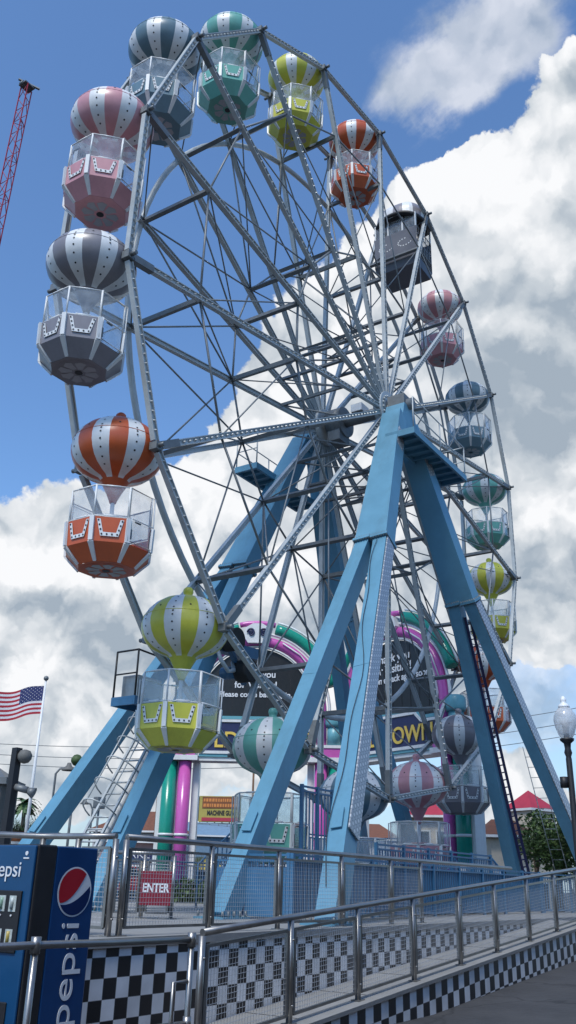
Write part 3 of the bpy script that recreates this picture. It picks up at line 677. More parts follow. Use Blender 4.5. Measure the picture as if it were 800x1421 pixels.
        for x, yy in ((-7.37, 1.75), (-7.37, 2.43), (-5.92, 1.75)): m.tube([(x, yy, 5.56), (x, yy, 6.65)], .025, 6)
        m.tube([(-7.37, 2.43, 6.65), (-7.37, 1.75, 6.65), (-5.9, 1.75, 6.60)], .025, 6); m.tube([(-7.37, 2.43, 6.1), (-7.37, 1.75, 6.1)], .02, 6)
        m.build('guard_rail', 'black', fr)
        bevel(MB().box((-7.2, 1.85, 5.563), (-6.35, 2.35, 6.10)).build('cabinet', 'stainless', fr), .02)
# drive unit pressing on the ring
c = Vector((-4.15, W+.12, 7.15))
du = thing('wheel_drive', 'dark tyre drive unit with blue motor beside the far fork', 'drive unit', c)
for d in ((-.30, .34), (.34, -.36)):
    m = MB(); m.tube([(d[0], -.20, d[1]), (d[0], -.10, d[1]), (d[0], .10, d[1]), (d[0], .20, d[1])], .30, 20); m.build('drive_tyre', 'rubber', du)
m = MB(); m.tube([(-.30, .22, .34), (-.30, .75, .34)], .17, 14); m.build('motor', 'blue_rail', du); m = MB(); m.tube([(.34, .22, -.36), (.34, .75, -.36)], .17, 14); m.build('motor', 'blue_rail', du)
m = MB(); m.beam((-.9, .5, .2), (1.4, .5, .35), .3, .3); m.beam((-.5, .22, .65), (.6, .22, -.65), .10, .12); m.build('bracket', 'blue_rail', du)
m = MB(); m.tube([(-.55, .28, .05), (-.62, .1, -.25), (-.35, .05, -.5), (-.05, .1, -.42), (.15, .3, -.15)], .055, 8); m.build('hose', 'steel', du)

# ================================================================== GROUND, PLATFORM, RAMP
def gz(x): return max(0., min(.82, .052*(x+9.8)))
m = MB(); xs = [-1500, -60, -40, -25, -18, -14, -9.8, -6, -2, 2, 6, 12, 30, 80, 300, 2500]; ys = [-1500, -80, -30, -18, -12, -8, -6.6, -4, 0, 6, 12, 30, 100, 400, 2500]
idx = {}
for i, x in enumerate(xs):
    for j, yy in enumerate(ys): idx[i, j] = m.add([(x, yy, gz(x)-.002)])
for i in range(len(xs)-1):
    for j in range(len(ys)-1): m.face((idx[i, j], idx[i+1, j], idx[i+1, j+1], idx[i, j+1]))
tag(m.build('ground', 'asphalt'), kind='structure')

plat = thing('platform', 'raised concrete platform with a black and white checkered front wall', 'platform', (0, 0, 0))
PY = -4.95
m = MB(); m.box((-15.6, PY+.012, -.1), (13.5, 8.2, ZP)); m.build('deck', 'concrete', plat)
m = MB(); m.box((-15.6, PY, .02), (13.5, PY+.0115, ZP-.085)); m.build('checkered_wall', 'tile_deck', plat)
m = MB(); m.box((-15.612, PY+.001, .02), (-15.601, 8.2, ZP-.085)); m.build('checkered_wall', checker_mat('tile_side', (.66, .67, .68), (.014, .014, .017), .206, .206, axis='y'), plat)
m = MB(); m.box((-15.64, PY-.03, ZP-.083), (13.5, PY+.25, ZP+.012)); m.build('coping', 'concrete', plat)

def cz(x): return .19+.0715*(x+13.21)
ramp = thing('ramp', 'sloping concrete ramp with a checkered kerb wall, below the mesh fence', 'ramp', (0, 0, 0))
X0, X1 = -15.6, .6
m = MB(); n = m.add([(X0, -6.40, cz(X0)-.20), (X1, -6.40, cz(X1)-.20), (X1, PY-.032, cz(X1)-.20), (X0, PY-.032, cz(X0)-.20), (X0, -6.40, -.2), (X1, -6.40, -.2), (X1, PY-.032, -.2), (X0, PY-.032, -.2)])
for q in ((0, 1, 2, 3), (7, 6, 5, 4), (0, 4, 5, 1), (1, 5, 6, 2), (2, 6, 7, 3), (3, 7, 4, 0)): m.face([n+z for z in q])
m.build('ramp_deck', 'concrete', ramp)
for k in range(1, 9):
    x = X0+k*1.8; MB().beam((x, -6.38, cz(x)-.198), (x, PY-.04, cz(x)-.198), .014, .004, ref=(0, 0, 1)).build('joint', 'black', ramp)
m = MB()
n = m.add([(X0, -6.60, -.2), (X1+7, -6.60, -.2), (X1+7, -6.60, cz(X1)-.05), (X1, -6.60, cz(X1)-.05), (X0, -6.60, cz(X0)-.05), (X0, -6.40, -.2), (X1+7, -6.40, -.2), (X1+7, -6.40, cz(X1)-.05), (X1, -6.40, cz(X1)-.05), (X0, -6.40, cz(X0)-.05)])
for q in ((0, 1, 2, 3, 4), (9, 8, 7, 6, 5), (0, 5, 6, 1), (1, 6, 7, 2), (4, 9, 5, 0)): m.face([n+z for z in q])
m.build('checkered_wall', 'tile_ramp', ramp)
m = MB()
for a_, b_ in ((X0, X1), (X1, X1+7)):
    za, zb = cz(a_), cz(min(b_, X1)); n = m.add([(a_, -6.63, za-.048), (b_, -6.63, zb-.048), (b_, -6.36, zb-.048), (a_, -6.36, za-.048), (a_, -6.63, za), (b_, -6.63, zb), (b_, -6.36, zb), (a_, -6.36, za)])
    for q in ((3, 2, 1, 0), (4, 5, 6, 7), (0, 1, 5, 4), (2, 3, 7, 6)) + (((3, 0, 4, 7),) if a_ == X0 else ((1, 2, 6, 5),)): m.face([n+z for z in q])
m.build('coping', 'concrete', ramp)

# ------------------------------------------------------------------ fences of stainless tube and wire mesh
def mesh_panel(parent, a, b, za0, za1, zb0, zb1, pitch=.05, wire=.0028, nm='mesh_panel'):
    """framed wire mesh between two posts, following the slope"""
    a = Vector(a); b = Vector(b); L_ = (b-a).length
    m = MB(); P_ = lambda t, s: Vector((a.x+(b.x-a.x)*t, a.y+(b.y-a.y)*t, (za0+(zb0-za0)*t)*(1-s)+(za1+(zb1-za1)*t)*s))
    m.beam(P_(0, 0), P_(0, 1), .045, .04); m.beam(P_(1, 0), P_(1, 1), .045, .04)
    m.beam(P_(0, 0), P_(1, 0), .032, .032, ref=(0, 0, 1)); m.beam(P_(0, 1), P_(1, 1), .032, .032, ref=(0, 0, 1))
    m.build('panel_frame', 'stainless', parent)
    m = MB(); nv = int(L_/pitch); nh = int((za1-za0)/pitch)
    for k in range(1, nv): m.tube([P_(k/nv, 0), P_(k/nv, 1)], wire, 3, smooth=False)
    for k in range(1, nh): m.tube([P_(0, k/nh), P_(1, k/nh)], wire, 3, smooth=False)
    return m.build(nm, 'wire', parent)
def post(parent, x, yy, z0, z1, double=True, d=Vector((1, 0, 0))):
    m = MB(); m.tube([(x, yy, z0), (x, yy, z1)], .038, 10); m.box((x-.075, yy-.06, z0), (x+.075, yy+.06, z0+.012))
    for z in (z0+.18, z1-.2): m.tube([(x, yy-.055, z), (x, yy+.02, z)], .012, 6)
    m.build('post', 'stainless', parent)
def mesh_fence(name, label, pts, h, zf, group='stainless mesh fences', extend=None, gap=.07):
    t = thing(name, label, 'fence', (0, 0, 0), 0, group)
    pts = [Vector((p[0], p[1], 0)) for p in pts]
    for p in pts: post(t, p.x, p.y, zf(p.x), zf(p.x)+h-.03)
    q = [Vector((p.x, p.y, zf(p.x)+h)) for p in pts]
    if extend: q.append(Vector((extend[0], extend[1], zf(extend[0])+h)))
    MB().tube(q, .036, 10).build('top_rail', 'stainless', t)
    for a, b in zip(pts, pts[1:]):
        d = (b-a).normalized(); a2 = a+d*gap; b2 = b-d*gap
        mesh_panel(t, (a2.x, a2.y, 0), (b2.x, b2.y, 0), zf(a2.x)+.09, zf(a2.x)+h-.13, zf(b2.x)+.09, zf(b2.x)+h-.13)
        m = MB()
        for p, e in ((a, a2), (b, b2)):
            for z in (.22, h-.3): m.beam((p.x, p.y, zf(p.x)+z), (e.x, e.y, zf(e.x)+z), .02, .02)
        m.build('bracket', 'stainless', t)
    return t
RX = [-14.86, -13.23, -11.66, -10.04, -8.39, -6.83, -5.17, -3.54, -1.95, -.35]
mesh_fence('mesh_fence', 'stainless mesh fence climbing the ramp along its checkered kerb', [(x, -6.45) for x in RX], 1.07, lambda x: cz(min(x, X1)))
PX = [-14.24, -12.57, -10.95, -9.10, -7.35, -6.10]
mesh_fence('mesh_fence', 'level stainless mesh fence along the front edge of the platform', [(x, -4.75) for x in PX], 1.07, lambda x: ZP+.012, extend=(-1.2, -4.75))
e0 = Vector((-14.42, -4.75, 0)); e1 = at(60, 1168, 12.0); e2 = at(-75, 1168, 12.0); e1.z = e2.z = 0
mesh_fence('mesh_fence', 'stainless mesh fence section standing behind the soda machine', [(e0.x, e0.y), (e0.x+.55*(e1.x-e0.x)/(e1-e0).length*.0+(e1.x-e0.x)*.5, e0.y+(e1.y-e0.y)*.5), (e1.x, e1.y), (e2.x, e2.y)], 1.07, lambda x: ZP+.012)
m = MB(); m.box((-19.5, e0.y+.3, -.1), (-15.66, 6.0, ZP)); 
tag(m.build('platform_wing', 'concrete'), 'plain concrete end of the platform behind the soda machine', 'platform')

# gate fence with the ENTER sign, farther back on the platform
gp = [at(x, 1262, 17.3) for x in (152, 196, 238)]
g = mesh_fence('mesh_fence', 'short mesh fence carrying the red ENTER sign', [(p.x, p.y) for p in gp], 1.07, lambda x: ZP)
c = at(216.5, 1232.5, 16.9); rz = atan2(RT.y, RT.x)
sg = thing('enter_sign', 'dark red square sign reading ENTER hung on the mesh fence', 'sign', c, rz)
bevel(MB().box((-.27, -.012, -.275), (.27, .0, .275)).build('panel', 'sign_red', sg), .004)
text('lettering', 'ENTER', .2, 'soda_white', sg, (0, -.016, 0), (pi/2, 0, 0), width=.46, depth=.002, bold=.006)

# pipe handrail beside the soda machine
hr = thing('pipe_handrail', 'two-bar tubular handrail passing in front of the soda machine', 'handrail', (0, 0, 0))
pa = at(-60, 1319, 6.2); pb = at(50, 1310, 6.6); pc = at(267, 1293, 7.5)
ZT = 1.20
for p in (pa, pb, pc): p.z = 0
up_ = lambda p, z: Vector((p.x, p.y, z))
MB().tube([up_(pa, ZT), up_(pb, ZT), up_(pc, ZT)], .024, 10).build('top_rail', 'stainless', hr)
MB().tube([up_(pa, ZT-.56), up_(pb, ZT-.56), up_(pc, ZT-.56)], .024, 10).build('mid_rail', 'stainless', hr)
for p in (pa, pb, pc):
    m = MB(); m.tube([up_(p, 0), up_(p, ZT+.01)], .024, 10)
    for z in (ZT, ZT-.56): m.tube([up_(p, z-.05), up_(p, z+.05)], .033, 10)
    m.build('post', 'stainless', hr)
dd = (pb-pc).normalized(); q0 = pc+dd*.02; q1 = pc+dd*.16
MB().tube([up_(q0, .92), up_(q1, .92), up_(q1, .36), up_(q0, .36)], .016, 8).build('end_loop', 'stainless', hr)

# ------------------------------------------------------------------ soda machine
vm_ = thing('soda_machine', 'blue soda vending machine with globe logo and vertical lettering on its side', 'vending machine', (-16.90, -6.22, 0))
HV = 1.87
m = MB(); m.box((.20, 0, .08), (.70, 1.0, HV)); bevel(m.build('cabinet', 'soda_side', vm_), .012)
m = MB(); m.box((-.02, .0, .08), (.198, 1.0, HV+.005)); bevel(m.build('door_frame', 'black', vm_), .015)
m = MB(); m.box((-.05, .012, .10), (-.022, .988, HV-.005)); bevel(m.build('front_panel', 'soda_blue', vm_), .01)
m = MB(); m.box((.03, .03, 0), (.68, .97, .079)); m.build('base', 'black', vm_)
bevel(MB().box((-.068, .10, 1.02), (-.0505, .84, 1.50)).build('selection_panel', 'black', vm_), .006)
dr = ['drink_pale', 'drink_green', 'drink_yellow', 'drink_orange', 'drink_pale']
for r_, z in enumerate((1.335, 1.075)):
    for k in range(5):
        yy = .145+k*.135; col = dr[(k+2*r_) % 5]
        m = MB(); m.box((-.074, yy, z), (-.0685, yy+.085, z+.125), 0); m.tube([(-.0765, yy+.043, z+.02), (-.0765, yy+.043, z+.075), (-.0765, yy+.043, z+.11)], .016, 8, 1)
        m.build('drink_window', ['drink_pale', col], vm_)
        MB().tube([(-.078, yy+.043, z-.03), (-.0685, yy+.043, z-.03)], .008, 8).build('button', 'soda_white', vm_)
bevel(MB().box((-.066, .12, .36), (-.0505, .80, .66)).build('delivery_door', 'black', vm_), .01)
bevel(MB().box((-.062, .86, .98), (-.0505, .96, 1.46)).build('coin_panel', 'stainless', vm_), .004)
text('lettering', 'pepsi', .18, 'soda_white', vm_, (-.056, .345, 1.665), (pi/2, 0, -pi/2), width=.37, depth=.002)
m = MB(); m.tube([(-.056, .11, 1.80), (-.051, .11, 1.80)], .018, 10); m.box((-.056, .075, 1.755), (-.051, .145, 1.767)); m.build('drop_emblem', 'soda_white', vm_)
# side: globe emblem and vertical lettering
gx, gz_, gr = .45, 1.50, .205
def disc(mb, r, y, mi=0, z0=-9, z1=9, n=48): 
    q = mb.add([(gx+r*cos(2*pi*k/n), y, gz_+r*sin(2*pi*k/n)) for k in range(n)]); mb.face(range(q, q+n), mi)
em = MB(); disc(em, gr, -.003); em.build('emblem_ring', 'soda_white', vm_)
def lens_poly(f0, f1, r, n=40):
    """area of the disc between two curves f0 < f1"""
    up, lo = [], []
    for k in range(n+1):
        u = -r+2*r*k/n; s = sqrt(max(0, r*r-u*u)); a = max(-s, min(s, f0(u))); b = max(-s, min(s, f1(u))); lo.append((u, a)); up.append((u, b))
    return lo, up
r2_ = gr-.014
red = lens_poly(lambda u: r2_*(-.08+.95*(u/r2_)+.56*(u/r2_)**2), lambda u: 9, r2_)
nav = lens_poly(lambda u: -9, lambda u: r2_*(-.42+.417*(u/r2_)+.303*(u/r2_)**2), r2_)
for nm, (lo, up), mt_ in (('emblem_red', red, 'soda_red'), ('emblem_navy', nav, 'soda_navy')):
    m = MB()
    for k in range(len(lo)-1):
        if up[k][1]-lo[k][1] < 1e-5 and up[k+1][1]-lo[k+1][1] < 1e-5: continue
        m.quad((gx+lo[k][0], -.006, gz_+lo[k][1]), (gx+lo[k+1][0], -.006, gz_+lo[k+1][1]), (gx+up[k+1][0], -.006, gz_+up[k+1][1]), (gx+up[k][0], -.006, gz_+up[k][1]))
    m.build(nm, mt_, vm_)
text('lettering', 'pepsi', .31, 'soda_white', vm_, (gx+.0, -.004, .845), (pi/2, -pi/2, 0), width=.80, depth=.002)

# ================================================================== BLUE ENCLOSURE AND LOADING PLATFORMS
def bar_fence(label, p0, p1, z0, h, npan, solid=.28, cat='fence', name='bar_fence', post_extra=0., group='blue railings round the wheel'):
    p0 = Vector((p0[0], p0[1], 0)); p1 = Vector((p1[0], p1[1], 0)); t = thing(name, label, cat, (p0.x, p0.y, z0), 0, group)
    d = (p1-p0); L_ = d.length; d = d/L_
    for k in range(npan+1):
        q = d*(L_*k/npan); MB().beam((q.x, q.y, 0), (q.x, q.y, h+.04+post_extra), .07, .07, ref=d).build('post', 'blue_rail', t)
    for k in range(npan):
        a = d*(L_*k/npan+.04); b = d*(L_*(k+1)/npan-.04); m = MB()
        for z in (.08, h-.10, h): m.beam((a.x, a.y, z), (b.x, b.y, z), .045, .04, ref=(0, 0, 1))
        nb = max(3, int((b-a).length/.13))
        for j in range(nb+1): q = a.lerp(b, j/nb); m.beam((q.x, q.y, .10), (q.x, q.y, h-.12), .022, .022, ref=d)
        m.build('bar_panel', 'blue_rail', t)
        if solid: 
            nrm = Vector((-d.y, d.x, 0))*.03; m = MB(); a2 = a+nrm; b2 = b+nrm
            m.beam((a2.x, a2.y, .1), (a2.x*.0+b2.x, b2.y, .1), .012, .001, ref=(0, 0, 1)); 
            n = m.add([(a2.x, a2.y, .05), (b2.x, b2.y, .05), (b2.x, b2.y, solid), (a2.x, a2.y, solid), (a2.x+nrm.x*.3, a2.y+nrm.y*.3, .05), (b2.x+nrm.x*.3, b2.y+nrm.y*.3, .05), (b2.x+nrm.x*.3, b2.y+nrm.y*.3, solid), (a2.x+nrm.x*.3, a2.y+nrm.y*.3, solid)])
            for q in ((0, 1, 2, 3), (7, 6, 5, 4), (0, 4, 5, 1), (1, 5, 6, 2), (2, 6, 7, 3), (3, 7, 4, 0)): m.face([n+z for z in q])
            m.build('kick_panel', 'blue_rail', t)
    return t
bar_fence('long blue barred fence in front of the wheel, behind the platform mesh fence', (-7.7, -2.9), (6.4, -2.9), ZP, 1.12, 9, solid=1.0)
bar_fence('blue barred fence side return beside the near lamp leg', (-7.7, -2.82), (-7.7, -1.0), ZP, 1.12, 1, solid=.9)
bar_fence('tall blue gate posts and bars left of the lower mint gondola', (-5.6, -1.75), (-4.3, -1.75), ZP, 2.6, 2, solid=0, cat='gate', name='bar_gate')
def stage(label, x0, x1, y0, y1, z, rails, stair=None):
    t = thing('loading_platform', label, 'platform', (x0, y0, ZP), 0, 'blue loading platforms')
    m = MB(); m.box((0, 0, z-ZP-.08), (x1-x0, y1-y0, z-ZP)); m.build('deck', 'blue_rail', t)
    m = MB()
    for x in (.06, (x1-x0)/2, x1-x0-.06):
        for yy in (.06, y1-y0-.06): m.box((x-.05, yy-.05, 0), (x+.05, yy+.05, z-ZP-.081))
    m.build('frame', 'blue_rail', t)
    if stair:
        m = MB(); sx, sgn, n_ = stair
        for k in range(n_): m.box((sx+sgn*(.27*k), .05, z-ZP-.2-(z-ZP)*k/n_), (sx+sgn*(.27*k)+.27, y1-y0-.05, z-ZP-.16-(z-ZP)*k/n_))
        m.build('steps', 'blue_rail', t)
        e = sx+sgn*.27*n_
        for yy in (.06, y1-y0-.06):
            m = MB(); m.tube([(sx, yy, z-ZP+1.05), (e, yy, 1.05), (e, yy, 0)], .03, 6); m.tube([(sx, yy, z-ZP+.55), (e, yy, .55)], .022, 6)
            for k in range(9): m.tube([(sx+(e-sx)*k/8, yy, (z-ZP)*(1-k/8)), (sx+(e-sx)*k/8, yy, (z-ZP)*(1-k/8)+1.05)], .018, 5)
            m.build('stair_rail', 'blue_rail', t)
    return t
stage('blue loading deck at the foot of the wheel, behind the long blue fence', -3.6, 3.4, -2.55, -1.25, 1.45, None, (7.0, 1, 4))
stage('blue rear loading deck with stairs before the sign pillars', -1.0, 5.4, 1.3, 3.2, 2.0, None, (-.27, -1, 6))
bar_fence('blue railing along the rear loading deck, in front of the right sign pillars', (-1.0, 3.2), (5.4, 3.2), 2.0, 1.1, 4, solid=0)
bar_fence('blue railing closing the end of the rear loading deck, near the inner blue leg', (5.4, 1.3), (5.4, 3.15), 2.0, 1.1, 2, solid=0)
bar_fence('low blue railing on the front loading deck under the pink gondola', (-3.6, -2.5), (3.4, -2.5), 1.45, 1.05, 5, solid=0)
bar_fence('far blue fence on the rear edge of the platform', (-3.0, 7.2), (12.5, 7.2), ZP, 1.2, 8, solid=0)
bar_fence('blue queue railing right of the wheel, beside the ramp top', (6.6, -2.9), (12.5, -4.6), ZP, 1.1, 4, solid=0)
m = thing('control_box', 'slim grey control pedestal standing behind the long blue fence', 'control box', (2.1, -2.2, 1.0))
bevel(MB().box((-.16, -.12, 0), (.16, .12, 1.0)).build('pedestal', 'booth', m), .01); bevel(MB().box((-.2, -.17, 1.003), (.2, .15, 1.25)).build('console', 'plaster', m), .02)

# ================================================================== THE TWO ENTRANCE SIGNS
def arch_sign(label, loc, rz, l1, l2, l3, k3, up=0., ts=1.):
    t = thing('arch_sign', label, 'sign', loc, rz, 'arched entrance signs')
    G = .0
    for s in (-1, 1):
        for x, nm, mt_, r in ((s*2.85, 'inner_pillar', 'pillar_pink', .27), (s*3.48, 'outer_pillar', 'pillar_green', .30)):
            m = MB(); m.tube([(x, -.1, .4), (x, -.1, 6.0)], r, 20, 0); m.lathe([(r+.012, 3.03), (r+.02, 3.03), (r+.02, 3.13), (r+.012, 3.13)], 20, c=(x, -.1, 0), mi=1); m.lathe([(r+.1, .4), (r+.1, .6), (r+.01, .62)], 20, c=(x, -.1, 0), mi=1)
            m.build(nm, [mt_, 'white_paint'], t)
        m = MB(); m.box((s*3.14-.07, -.02, .3), (s*3.14+.07, .45, 6.0)); m.box((s*3.85-.10, -.05, .3), (s*3.85+.10, .5, 6.0)); m.box((s*2.42-.14, .15, .3), (s*2.42+.14, .6, 6.0)); m.build('pillar_trim', 'white_paint', t)
        m = MB(); m.box((s*3.15-.85, -.5, 6.02), (s*3.15+.85, .55, 6.22), 1); m.box((s*3.15-.72, -.46, 6.222), (s*3.15+.72, .5, 6.60), 0); m.box((s*3.15-.80, -.5, 6.602), (s*3.15+.80, .55, 6.72), 1); m.build('capital', ['pillar_pink', 'white_paint'], t)
    m = MB(); m.box((-2.28, -.3, 6.02), (2.28, .5, 6.18), 1); m.box((-2.28, -.36, 6.182), (2.28, .5, 6.30), 0); m.box((-2.28, -.40, 6.302), (2.28, .5, 6.42), 1); m.build('beam', ['teal', 'white_paint'], t)
    # name board with a raised, stepped top edge
    prof = [(-2.56, 6.43), (2.56, 6.43), (2.56, 7.28), (1.75, 7.28), (1.4, 7.62), (-1.4, 7.62), (-1.75, 7.28), (-2.56, 7.28)]
    def plate(prof, y0, y1, mi, mb):
        n = mb.add([(x, y0, z) for x, z in prof]+[(x, y1, z) for x, z in prof]); k = len(prof)
        mb.face(range(n, n+k), mi); mb.face([n+k+i for i in range(k)][::-1], mi)
        for i in range(k): j = (i+1) % k; mb.face((n+i, n+j, n+k+j, n+k+i), mi)
    m = MB(); plate(prof, -.30, .3, 0, m); m.build('name_board', 'navy', t)
    m = MB(); top = prof[2:]
    for a, b in zip(top, top[1:]): m.beam((a[0], -.29, a[1]+.06), (b[0], -.29, b[1]+.06), .11, .12, ref=(0, 1, 0)); m.beam((a[0], -.27, a[1]+.20), (b[0], -.27, b[1]+.20), .13, .1, ref=(0, 1, 0), mi=1)
    m.build('cornice', ['white_paint', 'teal'], t)
    text('lettering', 'OLD TOWN', .92, 'gold', t, (0, -.33, 6.86), (pi/2, 0, 0), width=4.7, depth=.02, bold=.012)
    # screen with arched top
    rx, rz_, zs = 2.5, 2.75, 8.1
    pr = [(-rx, 7.3), (rx, 7.3)]+[(rx*cos(pi*k/28), zs+.02+rz_*sin(pi*k/28)) for k in range(29)]
    m = MB(); plate(pr, -.10, .35, 0, m); m.build('screen', 'screen_black', t)
    m = MB()
    for k in range(9): x = -2.0+k*.5; m.box((x-.012, -.112, 7.6), (x+.012, -.102, zs+rz_*sqrt(1-(x/rx)**2)*.97))
    m.build('screen_seam', 'black', t)
    text('lettering', l1, .40*ts, 'soda_white', t, (0, -.125, 9.72+up), (pi/2, 0, 0), depth=.01, bold=.008)
    text('lettering', l2, .40*ts, 'soda_white', t, (0, -.125, 9.26+up), (pi/2, 0, 0), depth=.01, bold=.008)
    text('lettering', l3, .32*ts, 'soda_white', t, (0, -.125, 8.84+up), (pi/2, 0, 0), width=k3, depth=.01, bold=.008)
    E_ = lambda r, a, y=-.15: Vector(((rx+r)*cos(a), y, zs+(rz_+r)*sin(a)))
    m = MB(); m.tube([E_(.08, pi*k/40, -.2) for k in range(41)], .055, 6); m.build('inner_trim', 'white_paint', t)
    m = MB(); m.tube([Vector((rx+.36, -.15, 6.73))]+[E_(.36, pi*k/40) for k in range(41)]+[Vector((-rx-.36, -.15, 6.73))], .22, 12); m.build('pink_tube', 'pillar_pink', t)
    m = MB(); m.tube([Vector((rx+.70, -.2, 6.73))]+[E_(.70, pi*k/40, -.2) for k in range(41)]+[Vector((-rx-.70, -.2, 6.73))], .065, 6); m.build('outer_trim', 'white_paint', t)
    for s in (-1, 1):
        m = MB(); rg = range(4, 18); m.tube([E_(.98, pi*k/40 if s > 0 else pi-pi*k/40) for k in rg], .25, 12); m.build('green_tube', 'pillar_green', t)
        m = MB(); m.tube([E_(1.30, pi*k/40 if s > 0 else pi-pi*k/40) for k in range(4, 18)], .05, 6); m.tube([E_(.45, pi*k/40 if s > 0 else pi-pi*k/40, -.42) for k in range(3, 17, 4)], .03, 6); m.build('tube_trim', 'white_paint', t)
        m = MB(); a_ = E_(.98, 0.22 if s > 0 else pi-.22); m.lathe([(.36, 0), (.40, .1), (.40, .5), (.3, .6)], 14, c=(a_.x, -.15, 7.5)); m.lathe([(.3, 0), (.3, .8)], 14, c=(a_.x, -.15, 6.725)); m.build('urn', 'teal', t)
    # scrolls at the crown
    m = MB(); plate([(-.6, zs+rz_+.5), (-.4, zs+rz_+.2), (.4, zs+rz_+.2), (.6, zs+rz_+.5), (.5, zs+rz_+.9), (.2, zs+rz_+1.08), (-.2, zs+rz_+1.08), (-.5, zs+rz_+.9)], -.48, .1, 0, m); m.build('crown', 'white_paint', t)
    for s in (-1, 1):
        m = MB(); m.tube([Vector((s*(.27+.17*(1-k/26)*cos(k*.5)), -.52, zs+rz_+.66+.19*(1-k/26)*sin(k*.5))) for k in range(25)], .035, 6); m.build('scroll', 'navy', t)
    m = MB(); m.tube([E_(1.12, pi/2-.22+.044*k, -.3) for k in range(11)], .12, 8); m.build('crown_cap', 'pillar_pink', t)
    # steel frame behind
    m = MB()
    for x in (-2.1, 0, 2.1): m.box((x-.08, .5, 6.1), (x+.08, .7, 9.6))
    for z in (7, 9): m.box((-2.01, .52, z-.06), (2.01, .66, z+.06))
    m.build('back_frame', 'dark_steel', t)
    return t
c1 = at(354, 1000, 38.5); c1.z = .3
arch_sign('arched entrance sign facing the viewer, its screen text ending in again, behind the mint gondola', c1, atan2(RT.y, RT.x)-.04, 'Thank you', 'for Visiting!', 'Please come back again.', 3.15)
c2 = at(549, 1000, 36.8); c2.z = .3
arch_sign('arched entrance sign turned sideways, its screen text ending in soon, behind the lamp panel leg', c2, radians(-109), 'Thank you', 'for Visiting!', 'Please come back again soon.', 4.3, .42, 1.22)

# ================================================================== STREET LAMPS, FLAG, POLES
lp = at(799, 1150, 24.0)
lt = thing('street_lamp', 'black street lamp with an acorn glass globe, beside the upper ramp', 'street lamp', (lp.x, lp.y, gz(lp.x)))
b0 = lt.location.z; zt = at(788, 1025, 24.0).z-b0
MB().lathe([(.19, 0), (.19, .2), (.13, .3), (.10, .9), (.08, 1.0), (.075, zt-.5), (.065, zt-.45), (.10, zt-.35), (.075, zt-.25), (.09, zt-.12), (.17, zt-.05), (.18, zt)], 16).build('post', 'black', lt)
gh = at(787, 966, 24.0).z-b0-zt
MB().lathe([(.13, zt+.005), (.20, zt+.1*gh), (.265, zt+.28*gh), (.285, zt+.42*gh), (.27, zt+.55*gh), (.20, zt+.66*gh), (.14, zt+.72*gh)], 20).build('globe', 'globe_glass', lt)
MB().lathe([(.14, zt+.722*gh), (.15, zt+.75*gh), (.12, zt+.80*gh), (.06, zt+.84*gh), (.075, zt+.88*gh), (.075, zt+.93*gh), (.03, zt+1.0*gh)], 16).build('globe_cap', 'globe', lt)
MB().lathe([(.07, zt+.02), (.075, zt+.30*gh), (.12, zt+.36*gh), (.10, zt+.40*gh)], 14).build('lamp_core', 'plaster', lt)
m = MB(); q = at(777, 1086, 24).z-b0; v = Vector((-r0.x, -r0.y, 0)); m.tube([(0, 0, q), v*.26+Vector((0, 0, q))], .04, 8); m.tube([v*.17+Vector((0, 0, q-.13)), v*.17+Vector((0, 0, q+.13))], .10, 10); m.build('bracket', 'black', lt)

fp = at(39, 1150, 46.0); ft = at(64, 945, 46.0)
fl = thing('flagpole', 'tall white flagpole standing beyond the platform, behind the palm planting', 'flagpole', (ft.x, ft.y, 0))
MB().tube([(0, 0, 0), (0, 0, ft.z)], .105, 12, r1=.05).build('pole', 'white_paint', fl)
MB().lathe([(.02, ft.z), (.1, ft.z+.05), (.13, ft.z+.13), (.1, ft.z+.22), (.02, ft.z+.26)], 14).build('finial', 'dark_steel', fl)
fg = thing('flag', 'striped flag with starred blue canton flying from the flagpole', 'flag', (ft.x, ft.y, ft.z-.25))
v = Vector((-r0.x, -r0.y, 0)); nrm = Vector((-v.y, v.x, 0)); FW, FH = 3.1, 1.38
def fpt(u, w_): return v*(FW*u*.93+.06) + nrm*(.16*sin(u*9+.6*w_)*min(1, u*3)) + Vector((0, 0, -FH*w_-.55*u+.12*u*u+.05*sin(u*8)-.1*u*w_))
def flagmesh(u0, u1, w0, w1, mt_, nm, nu=40):
    m = MB(); n_ = max(2, int(nu*(u1-u0)))
    for k in range(n_):
        a = u0+(u1-u0)*k/n_; b = u0+(u1-u0)*(k+1)/n_; m.quad(fpt(a, w1), fpt(b, w1), fpt(b, w0), fpt(a, w0))
    o = m.build(nm, mt_, fg); sl = o.modifiers.new('cloth', 'SOLIDIFY'); sl.thickness = .008; return o
for k in range(13): flagmesh(.40 if k < 7 else 0, 1, k/13, (k+1)/13, 'flag_red' if k % 2 == 0 else 'flag_white', 'red_stripe' if k % 2 == 0 else 'white_stripe')
flagmesh(0, .40, 0, 7/13, 'flag_blue', 'canton')
m = MB()
for r_ in range(9):
    for k in range(6 if r_ % 2 == 0 else 5):
        u = .40*(k+(.5 if r_ % 2 == 0 else 1))/6; w_ = (7/13)*(r_+.5)/9
        for s in (-1, 1):
            c = fpt(u, w_)+nrm*.012*s; n = m.add([c+v*(.028 if j % 2 == 0 else .012)*cos(2*pi*j/10)+Vector((0, 0, (.028 if j % 2 == 0 else .012)*sin(2*pi*j/10))) for j in range(10)]); m.face(range(n, n+10))
m.build('star_pattern', 'flag_white', fg)

